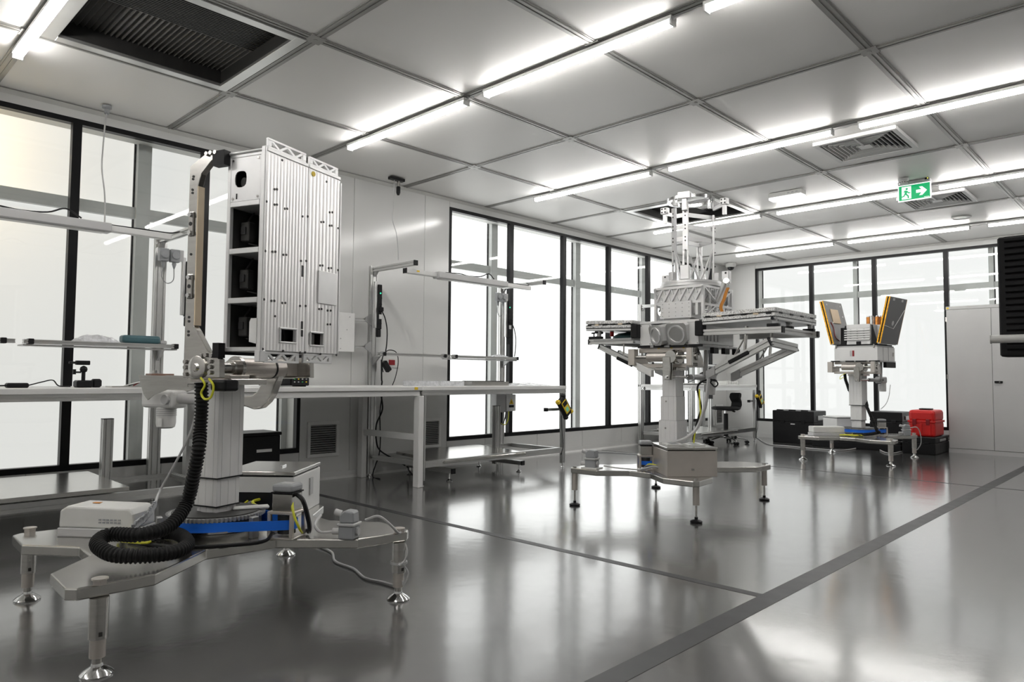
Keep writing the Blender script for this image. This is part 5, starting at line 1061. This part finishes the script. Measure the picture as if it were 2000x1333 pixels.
# ------------------------------------------------------------------ satellite on the middle stand
sat2 = thing('satellite_truss_tower', 'silver satellite structure with open truss tower and spread panel wings', 'satellite', (*C2, 0), math.radians(T2))
def S2(a, b, name, mm=m_mill, bev=.002, par=None): return MB().box(a, b).build(name, mm, par or sat2, bevel=bev)
bx0, bx1, by0, by1, bz0, bz1 = -.254, .293, -.10, .52, 1.306, 1.508
o0, o1 = F2.at(1272, 640, y=by0).x, F2.at(1338, 640, y=by0).x
S2((bx0, by0, bz0), (o0, by0+.008, bz1-.022), 'front_panel', m_poww); S2((o1, by0, bz0), (bx1, by0+.008, bz1-.022), 'front_panel', m_poww); S2((bx0, by0-.004, bz1-.022), (bx1+.004, by0+.02, bz1), 'edge_rail'); S2((o0, by0, bz0), (o1, by0+.008, bz0+.03), 'front_sill')
S2((bx1-.008, by0, bz0), (bx1, by1, bz1-.022), 'side_panel', m_mill); S2((bx0, by0+.008, bz0), (bx0+.008, by1, bz1-.022), 'side_panel', m_mill); S2((bx0, by1-.008, bz0), (bx1, by1, bz1), 'rear_panel'); S2((bx0, by0+.02, bz1-.012), (bx1, by1, bz1), 'deck'); S2((bx0, by0+.008, bz0), (bx1, by1, bz0+.01), 'lower_deck')
S2((bx0+.01, by0+.22, bz0+.01), (bx1-.01, by0+.224, bz1-.015), 'inner_wall', m_dark, 0)
bolts(sat2, [(x, by0, z) for x in (bx0+.012, o0-.012, o1+.025, bx1-.014) for z in (bz0+.012, bz1-.035)], (0, -1, 0), .005, .003)
for k in range(8): S2((bx1, by0+.10+.03*k, bz0+.03), (bx1+.006+.008*(k % 2), by0+.125+.03*k, bz0+.10), 'cooling_fin')
# twin sensor heads
for (px, py), d, s in (((1277, 657), (-.42, -.85, -.20), .082), ((1319, 654), (.02, -.96, -.22), .088)):
    c = F2.at(px, py, y=by0-.07); d = Vector(d).normalized(); ex = d.cross(Vector((0, 0, 1))).normalized(); ey = ex.cross(d); h = s
    P_ = [(-h, -h*.62), (-h*.62, -h), (h*.62, -h), (h, -h*.62), (h, h*.8), (h*.8, h), (-h*.8, h), (-h, h*.8)]
    n = 24; vs = []; fs = []
    body = MB().prism(P_, c-d*.02, ex, ey, -d*.16).build('sensor_head', m_mill, sat2, bevel=.003)
    MB().ring(h*.70, h*.86, 0, .012, c-d*.02, d, n=28).build('sensor_rim', m_mill, body, smooth=True); MB().cyl(c-d*.02, c-d*.017, h*.70, n=28).build('sensor_window', m_plasl, body); MB().prism(P_, c-d*.022, ex*1.02, ey*1.02, d*.006).build('face_plate', m_alu, body)
# electronics box with rivet grid
ux0, ux1 = F2.at(1290, 600, y=-.08).x, F2.at(1350, 600, y=-.08).x; uz0, uz1 = 1.525, 1.665
u = S2((ux0, -.08, uz0), (ux1, .10, uz1), 'electronics_box', m_mill); bolts(u, [(ux0+.02+(ux1-ux0-.04)*i/4, -.08, uz0+.02+(uz1-uz0-.04)*j/3) for i in range(5) for j in range(4)], (0, -1, 0), .004, .003, 'rivet', m_alu_d)
S2((ux1, -.05, uz0+.03), (ux1+.02, .05, uz0+.10), 'connector_block', m_alu_d); S2((ux0+.02, -.06, bz1), (ux1-.02, .08, uz0), 'box_mount', m_alu_d); S2((ux1+.03, -.07, uz0+.02), (ux1+.055, -.03, uz1-.02), 'bracket', m_mill)
# lattice frame
lx0, lx1, ly0, ly1 = F2.at(1281, 580, y=-.05).x, F2.at(1373, 580, y=-.05).x, -.05, .46; lz0, lz1 = 1.655, 1.79
for x in (lx0, lx1):
    for y in (ly0, ly1): S2((x-.012, y-.012, bz1), (x+.012, y+.012, lz1), 'frame_post')
def bar2(p, q, w, h=None, name='lattice_bar', up=(0, 0, 1), mm=m_mill): return MB().bar(p, q, w, h, up).build(name, mm, sat2)
for y in (ly0, ly1):
    bar2((lx0, y, lz1-.008), (lx1, y, lz1-.008), .02, .02, 'frame_rail'); bar2((lx0, y, lz0), (lx1, y, lz0), .02, .02, 'frame_rail')
    n = 6
    for k in range(n):
        xa_, xb_ = lx0+(lx1-lx0)*k/n, lx0+(lx1-lx0)*(k+1)/n; bar2((xa_, y, lz0), (xb_, y, lz1-.01), .012, .02, up=(0, 1, 0)); bar2((xb_, y, lz0), (xb_-.02, y, lz0+.05), .008, .01, up=(0, 1, 0)); bar2((xa_, y, lz1-.01), (xa_+.02, y, lz1-.06), .008, .01, up=(0, 1, 0))
    MB().box((lx0+.01, y+.006, lz0), (lx1-.01, y+.009, lz1-.01)).build('frame_web', m_poww, sat2)
for x in (lx0, lx1):
    for z in (lz1-.008, lz0-.02, bz1+.02): bar2((x, ly0, z), (x, ly1, z), .02, .018, 'frame_rail')
    for z0_, z1_ in ((bz1+.02, lz1-.01),):
        bar2((x, ly0, z0_), (x, ly1, z1_), .012, .02, up=(1, 0, 0)); bar2((x, ly0, z1_), (x, ly1, z0_), .012, .02, up=(1, 0, 0))
        for k in range(9):
            ya_ = ly0+(ly1-ly0)*(k+.5)/9; bar2((x, ya_, z0_), (x, ya_+.05*(1 if k % 2 else -1), z1_), .010, .012, up=(1, 0, 0)); 
            bar2((x, ya_-.03, z0_+.07), (x, ya_+.03, z0_+.07+.1*(1 if k % 2 else -1)*.6), .010, .012, up=(1, 0, 0))
S2((lx0, ly0+.1, lz1-.03), (lx1, ly1-.05, lz1-.018), 'upper_deck')
# ring and tower
rc = Vector((.065, .20, 0)); rz0 = 1.80
MB().ring(.17, .262, rz0, rz0+.022, rc, n=48).build('base_ring', m_mill, sat2, smooth=True); MB().ring(.15, .25, rz0+.026, rz0+.045, rc, n=48).build('base_ring', m_mill, sat2, smooth=True)
TZ = 2.50; posts = []
def pang(px):   # place posts round the ring so they fall where the photo shows them
    best = None
    for k in range(360):
        a = math.radians(k); q = F2.o+F2.x*(rc.x+.185*math.cos(a))+F2.y*(rc.y+.185*math.sin(a)); d = q+Vector((0, 0, 2.1))-CP
        x = 1000+FPX*d.dot(CR)/d.dot(CF); e = abs(x-px)
        yield e, k, d.dot(CF)
pf = [min((e, k) for e, k, dp in pang(1339) if dp < 6.05)[1], min((e, k) for e, k, dp in pang(1394))[1], min((e, k) for e, k, dp in pang(1317))[1], min((e, k) for e, k, dp in pang(1366) if dp > 6.05)[1]]
pp = [rc+Vector((math.cos(math.radians(a)), math.sin(math.radians(a)), 0))*.185 for a in pf]
tops = [TZ, 2.42, 2.47, 2.20]
for i, (p, zt_) in enumerate(zip(pp, tops)):
    rd = (p-rc).normalized(); tn = Vector((-rd.y, rd.x, 0)); w_ = .045 if i == 0 else .04
    for s in (-1, 1): MB().obox(p+tn*s*.018+Vector((0, 0, (rz0+.045+zt_)/2)), (.012, .014, zt_-rz0-.045), rd, tn, (0, 0, 1)).build('tower_post', m_mill, sat2, bevel=.001)
    MB().obox(p+rd*.010+Vector((0, 0, (rz0+.30+zt_)/2)), (.006, w_, zt_-rz0-.30), rd, tn, (0, 0, 1)).build('post_web', m_mill, sat2, bevel=.001)
    for zc_ in ((rz0+.09,) if i else (rz0+.11,)): MB().obox(p+rd*.02+Vector((0, 0, zc_)), (.05, .075 if i == 0 else .05, .12 if i == 0 else .07), rd, tn, (0, 0, 1)).build('post_foot', m_mill, sat2, bevel=.004)
order = [0, 1, 3, 2]
for lv, zc_ in enumerate((2.40, 2.30, 2.20)):
    for k in range(4):
        a_, b_ = pp[order[k]], pp[order[(k+1) % 4]]
        if tops[order[k]] < 2.3 or tops[order[(k+1) % 4]] < 2.3:
            if lv < 2: continue
        o = bar2(a_+Vector((0, 0, zc_)), b_+Vector((0, 0, zc_)), .010, .034, 'cross_bar')
        bolts(o, [a_*(1-u_)+b_*u_+Vector((0, 0, zc_)) for u_ in (.25, .75)], Vector((0, 0, 1)).cross((b_-a_).normalized()), .007, .007, 'bolt_hole', m_dark) if k in (0, 3) else None
for k in range(4):
    a_, b_ = pp[order[k]], pp[order[(k+1) % 4]]; m_ = (a_+b_)/2
    MB().cyl(a_+Vector((0, 0, 2.13)), m_+Vector((0, 0, rz0+.045)), .009, n=10).build('diagonal_strut', m_mill, sat2, smooth=True); MB().cyl(b_+Vector((0, 0, 2.13)), m_+Vector((0, 0, rz0+.045))+(b_-a_)*.02, .009, n=10).build('diagonal_strut', m_mill, sat2, smooth=True)
bolts(sat2, [p+(p-rc).normalized()*.014+Vector((0, 0, z)) for p, zt_ in zip(pp, tops) for z in (2.42, 2.39, 2.31, 2.28, 2.21, 2.18, 2.10, 1.98) if z < zt_], (.5, -.85, 0), .006, .006, 'bolt_hole', m_dark)
tr = rc+Vector((0, 0, 0))
MB().ring(.165, .20, TZ+.045, TZ+.07, tr, n=48).build('top_ring', m_chrome, sat2, smooth=True)
for i in (0, 1, 2):
    rd = (pp[i]-rc).normalized(); tn = Vector((-rd.y, rd.x, 0))
    MB().obox(pp[i]+rd*(.0 if i == 0 else -.01)+Vector((0, 0, TZ+.025)), (.03, .03, .07), rd, tn, (0, 0, 1)).build('ring_pillar', m_mill, sat2, bevel=.002)
rd = (pp[0]-rc).normalized(); tn = Vector((-rd.y, rd.x, 0)); MB().obox(pp[0]+rd*.025+Vector((0, 0, TZ+.055)), (.07, .105, .055), rd, tn, (0, 0, 1)).build('top_block', m_mill, sat2, bevel=.003)
MB().obox(pp[0]+rd*.03+Vector((0, 0, TZ-.02)), (.03, .04, .10), rd, tn, (0, 0, 1)).build('top_bracket', m_mill, sat2, bevel=.002)
MB().cyl(rc+Vector((.15, .06, TZ-.02)), rc+Vector((.15, .06, TZ+.05)), .018, n=14).build('ring_stud', m_chrome, sat2, smooth=True)
for i, (px, py, dz) in ((2, (1299, 413, 0)), (1, (1415, 394, 0))):
    q = F2.at(px, py, y=pp[i].y); rd = (pp[i]-rc).normalized()
    blk = MB().cbox(q, (.06, .05, .055)).build('side_bracket', m_mill, sat2, bevel=.003); MB().bar(q+Vector((0, 0, -.02)), pp[i]+Vector((0, 0, q.z-.05)), .02, .03).build('bracket_arm', m_mill, blk); MB().box((q.x-.015, q.y-.012, q.z-.11), (q.x+.015, q.y+.012, q.z-.02)).build('bracket_leg', m_mill, blk)
    bolts(blk, [q+Vector((sx*.015, -.026, sz_*.014)) for sx in (-1, 1) for sz_ in (-1, 1)], (0, -1, 0), .008, .002, 'bore', m_dark)
for px, py in ((1301, 547), (1419, 539)):
    q = F2.at(px, py, y=.15); blk = MB().cbox(q, (.06, .05, .075)).build('guide_block', m_mill, sat2, bevel=.004); MB().box((q.x-.03, q.y-.02, q.z-.06), (q.x+.03, q.y+.02, q.z-.037)).build('guide_foot', m_mill, blk); bolts(blk, [q+Vector((.005, -.026, .02))], (0, -1, 0), .009, .002, 'bore', m_dark)
# tilted nozzle with orange harness
a_, b_ = F2.at(1418, 553, y=.1), F2.at(1402, 590, y=.1); MB().cyl(a_, b_, .032, .026, n=18).build('nozzle', m_alu, sat2, smooth=True); MB().cyl(a_+Vector((.02, -.02, -.0)), a_+Vector((.03, -.06, .01)), .022, n=14).build('nozzle_flange', m_chrome, sat2, smooth=True)
for k in range(3): MB().tube(smooth_path([F2.at(px+2*k, py, y=.03-.02*k) for px, py in ((1420, 562), (1415, 575), (1412, 585), (1406, 600), (1410, 612))], 5), .005, 6).build('harness', m_orange, sat2, smooth=True)
S2((.36, .40, 1.52), (.50, .44, 1.60), 'slotted_bracket', m_plasl); S2((.40, .398, 1.55), (.46, .40, 1.575), 'bracket_slot', m_dark, 0)
# wings: each a stack of two speckled panels with a frame below
def wing(x0, x1, z0, z1, name):
    y0, y1 = -.15, .70
    def slab(dz, th, mm, nm, inx=0): 
        b = MB().add([(x0, y0+inx, z0+dz), (x1, y0+inx, z1+dz), (x1, y1-inx, z1+dz), (x0, y1-inx, z0+dz), (x0, y0+inx, z0+dz+th), (x1, y0+inx, z1+dz+th), (x1, y1-inx, z1+dz+th), (x0, y1-inx, z0+dz+th)], [(3, 2, 1, 0), (4, 5, 6, 7), (0, 1, 5, 4), (1, 2, 6, 5), (2, 3, 7, 6), (3, 0, 4, 7)])
        return b.build(nm, mm, sat2, bevel=.002)
    slab(-.030, .030, m_foil, 'wing_panel'); slab(-.066, .026, m_foil, 'wing_panel'); slab(-.040, .010, m_alu_d, 'wing_spacer', .03)
    f = slab(-.090, .020, m_mill, 'wing_frame', .004); slab(-.072, .007, m_blk, 'frame_slot', .001)
    for k in range(6):
        x = x0+(x1-x0)*(k+.5)/6; MB().box((x-.02, y0-.003, (z0+z1)/2-.042), (x+.02, y0+.01, (z0+z1)/2-.030)).build('spacer_block', [m_blk, m_tan][k % 3 == 1], f)
    for k in range(4):
        y = y0+(y1-y0)*(k+.5)/4; MB().box((max(x0, x1)-.01 if x1 > x0 else min(x0, x1)-.003, y-.03, z1-.042), (max(x0, x1)+.003 if x1 > x0 else min(x0, x1)+.01, y+.03, z1-.030)).build('spacer_block', m_blk, f)
wing(.345, .93, 1.545, 1.562, 'r'); wing(-.30, -.79, 1.525, 1.54, 'l')
# ------------------------------------------------------------------ far machine
C3 = (-3.18, 9.87); A3 = 4.0; T3 = -5.0; B3 = Frame(C3, A3); F3 = Frame(C3, T3); M3 = rz(T3-A3)
st3 = make_base('stainless trolley stand farthest from the camera beside the black cases', *C3, A3, [(.50, -.60), (-.50, -.67), (.52, .66), (-.51, .62)], 'a')
turntable(st3, .19, (.24, .16)); column(st3, M3, [(.125, .395, .505), (.142, .505, .70), (.165, .70, 1.10)]); drive_motor(st3, .24, .16, 30, big=.9)
c0 = Vector((-.33, -.60, 0)); cc = Vector((-.30, -.36, 0)); f1 = Vector((.74, .67, 0)).normalized(); f2 = Vector((-f1.y, f1.x, 0))
o_ = MB().obox(cc+Vector((0, 0, .325)), (.42, .16, .04), f1, f2, (0, 0, 1)).build('inverter_base', m_plasl, st3, bevel=.004); MB().obox(cc+Vector((0, 0, .385)), (.41, .155, .08), f1, f2, (0, 0, 1)).build('inverter_cover', m_plasw, o_, bevel=.012, seg=2)
enclosure(st3, (-.34, .42), (-.707, .707), .36, .30, .22, m_poww, m_pow); connector(st3, .47, .44, 30, k=1.2)
for k in range(6): cable('lead_heap', [(-.14+.03*k, -.34+.02*k, .32), (-.05+.03*k, -.42+.02*k, .33), (.05+.02*k, -.38+.02*k, .325), (.1, -.28+.01*k, .32)], .008, [m_yelg, m_yel, m_yelg, m_blk, m_yelg, m_blk][k], st3)
corrugated([M3 @ F3.at(px, py, y=-.02) for px, py in ((1650, 728), (1651, 740), (1655, 752), (1661, 765))]+[M3 @ Vector((-.06, .13, .9)), M3 @ Vector((.02, .14, .8)), M3 @ Vector((.10, .02, .70))]+[M3 @ F3.at(px, py, y=-.10) for px, py in ((1693, 795), (1703, 818), (1713, 842))]+[Vector((.26, -.10, .36)), Vector((.16, -.26, .34)), Vector((0, -.28, .335))], .022, .02, 8).build('corrugated_hose', m_rub, st3, smooth=True)
cable('grey_lead', [(.5, .5, .40), (.57, .57, .41), (.60, .62, .33), (.60, .66, .2), (.56, .69, .12), (.54, .70, .1)], .006, m_plasl, st3)
cable('short_lead', [M3 @ F3.at(px, py, y=-.2) for px, py in ((1651, 730), (1642, 735), (1641, 741), (1648, 737))], .004, m_yelg, st3); cable('motor_lead', [M3 @ F3.at(px, py, y=.3) for px, py in ((1739, 752), (1736, 775), (1730, 790), (1720, 800))], .004, m_plasl, st3)
tilt_head(st3, M3, -.20, -.012, .055, .72)
MB(M3).box((-.22, -.2, 1.263), (.34, .36, 1.275)).build('adapter_frame', m_alu_d, st3)
for x0_, x1_ in ((-.25, -.14), (-.06, .04), (.07, .2), (.24, .36)): MB(M3).box((x0_, -.225, 1.262), (x1_, -.2, 1.278)).build('adapter_pad', m_blk, st3)
MB(M3).box((.30, .05, 1.19), (.34, .36, 1.262)).build('rear_mount', m_blk, st3, bevel=.004)
# satellite with gold-edged panels
sat3 = thing('satellite_gold_panels', 'small satellite with two open dark panels edged in gold foil', 'satellite', (*C3, 0), math.radians(T3))
def S3(a, b, name, mm=m_pow, bev=.003, par=None): return MB().box(a, b).build(name, mm, par or sat3, bevel=bev)
S3((-.213, -.2, 1.2755), (.333, .35, 1.452), 'container', m_poww); S3((-.205, -.192, 1.452), (.325, .342, 1.472), 'lid_rim', m_alu_d)
for x in (-.19, .29): 
    k_ = S3((x-.008, -.212, 1.44), (x+.012, -.2, 1.488), 'rim_clamp', m_steel); 
S3((.02, -.2025, 1.335), (.045, -.2, 1.41), 'red_label', m_redd, 0); S3((-.01, -.2025, 1.335), (.012, -.2, 1.41), 'blue_label', m_plasl, 0); S3((.333, .27, 1.34), (.339, .31, 1.39), 'side_catch', m_steel, 0); S3((.333, -.03, 1.2765), (.3345, -.026, 1.452), 'panel_joint', m_dark, 0); S3((.333, .14, 1.2765), (.3345, .144, 1.452), 'panel_joint', m_dark, 0)
S3((-.19, -.18, 1.472), (.31, .33, 1.49), 'deck', m_blkm)
S3((-.06, -.17, 1.49), (.235, .05, 1.75), 'radiator_body', m_poww)
for k in range(5): S3((-.085, -.192, 1.545+k*.03), (.235, -.17, 1.561+k*.03), 'radiator_slat', m_poww)
S3((-.06, -.174, 1.70), (.235, -.17, 1.75), 'top_cover', m_poww)
for k in range(3): S3((-.02+k*.085, -.173, 1.545), (-.0+k*.085, -.169, 1.69), 'radiator_post', m_plasl, 0)
S3((.06, -.175, 1.49), (.12, -.165, 1.53), 'connector', m_blk)
for x, s in ((-.075, -1), (.25, 1)): MB().prism([(0, 1.49), (s*.07, 1.49), (s*.008, 1.74), (0, 1.74)], (x, -.165, 0), (1, 0, 0), (0, 0, 1), (0, .02, 0)).build('side_gusset', m_blk, sat3)
MB().cyl((-.15, -.02, 1.52), (-.15, -.02, 1.72), .05, n=18).build('black_canister', m_blk, sat3, smooth=True)
for x, y, mm in ((.10, .12, m_copper), (.15, .10, m_chrome), (.21, .12, m_copper), (.25, .16, m_copper)):
    c = MB().cyl((x, y, 1.75), (x, y, 1.86), .026, n=16).build('copper_cylinder', mm, sat3, smooth=True); MB().cyl((x, y, 1.84), (x, y, 1.875), .018, n=14).build('cylinder_cap', m_chrome, c, smooth=True)
S3((.05, .06, 1.49), (.29, .22, 1.75), 'rear_block', m_poww)
def panel3(pb, pt, side):     # side panel leaning outwards, hinged on the deck edge
    b_, t_ = Vector((pb[0], 0, pb[1])), Vector((pt[0], 0, pt[1])); d = (t_-b_).normalized(); nrm = Vector((d.z, 0, -d.x))*side; y0, y1 = -.2, .34; L = (t_-b_).length; yv = Vector((0, 1, 0)); mid = (b_+t_)/2
    cn = mid+yv*(y0+y1)/2
    inner = MB().obox(cn-nrm*.018, (L, y1-y0, .012), d, yv, nrm).build('panel_skin', m_pang, sat3, bevel=.002); outer = MB().obox(cn+nrm*.022, (L, y1-y0, .012), d, yv, nrm).build('panel_skin', m_pan, sat3, bevel=.002)
    MB().obox(cn+nrm*.002, (L-.01, y1-y0-.012, .028), d, yv, nrm).build('panel_core', m_blk, sat3)
    for s_ in (-.015, .018): MB().obox(mid+nrm*(s_+.002)+yv*(y0-.002), (L, .006, .016), d, yv, nrm).build('gold_edge', m_gold, sat3); MB().obox(mid+nrm*(s_+.002)+yv*(y1+.002), (L, .006, .016), d, yv, nrm).build('gold_edge', m_gold, sat3)
    if side < 0:
        pt_ = MB().obox(cn-nrm*.03+d*.09-yv*.03, (.20, .22, .012), d, yv, nrm).build('cream_patch', m_cream, inner, bevel=.003); MB().tube(smooth_path([cn-nrm*.028-yv*.22-d*.0, cn-nrm*.03-yv*.18-d*.08, cn-nrm*.03-yv*.2-d*.2, cn-nrm*.03-yv*.1-d*.26], 5), .005, 6).build('harness', m_redd, inner, smooth=True)
        for u_, v_ in ((.25, -.2), (.25, .2), (.0, -.15), (.1, .2)): MB().obox(cn-nrm*.026+d*u_+yv*v_, (.02, .02, .004), d, yv, nrm).build('tape_dot', m_white, inner)
    else:
        MB().tube([cn+nrm*.03-yv*.27-d*.07, cn+nrm*.03+yv*.02-d*.1, cn+nrm*.03+yv*.25+d*.16], .004, 6).build('white_line', m_white, outer); MB().cyl(cn+nrm*.028-yv*.03-d*.03, cn+nrm*.03-yv*.03-d*.03, .032, n=18).build('round_patch', m_plasl, outer)
        for v_ in (-.15, .12): MB().obox(cn+nrm*.03+d*(L/2-.03)+yv*v_, (.03, .06, .003), d, yv, nrm).build('corner_tape', m_plasl, outer)
    MB().cyl(b_+yv*y0, b_+yv*y1, .012, n=10).build('hinge', m_alu_d, sat3)
panel3((-.235, 1.50), (-.375, 2.085), -1); panel3((.345, 1.50), (.475, 2.085), 1)
# ------------------------------------------------------------------ cables lying on the floor
def floor_cable(label, pts, r=.006, material=None):
    o = MB().tube(smooth_path([Vector((*ZP(px, py, r)[:2], r+.0015)) for px, py in pts], 6), r, 7).build('floor_cable', material or m_plasl, None, smooth=True); return tag(o, label, 'cable')
floor_cable('grey cable snaking over the floor under the near stand', [(600, 1060), (622, 1068), (648, 1080), (655, 1098), (690, 1112), (712, 1130), (745, 1138), (772, 1146)], .007)
floor_cable('pale cable trailing along the floor under the farthest stand', [(1478, 855), (1500, 868), (1540, 872), (1600, 878), (1650, 880), (1700, 872), (1735, 886), (1780, 878)], .008)
floor_cable('thin dark cable along the floor beside the wall behind the middle stand', [(1160, 884), (1200, 885), (1300, 893), (1400, 903), (1500, 906)], .006, m_plas)
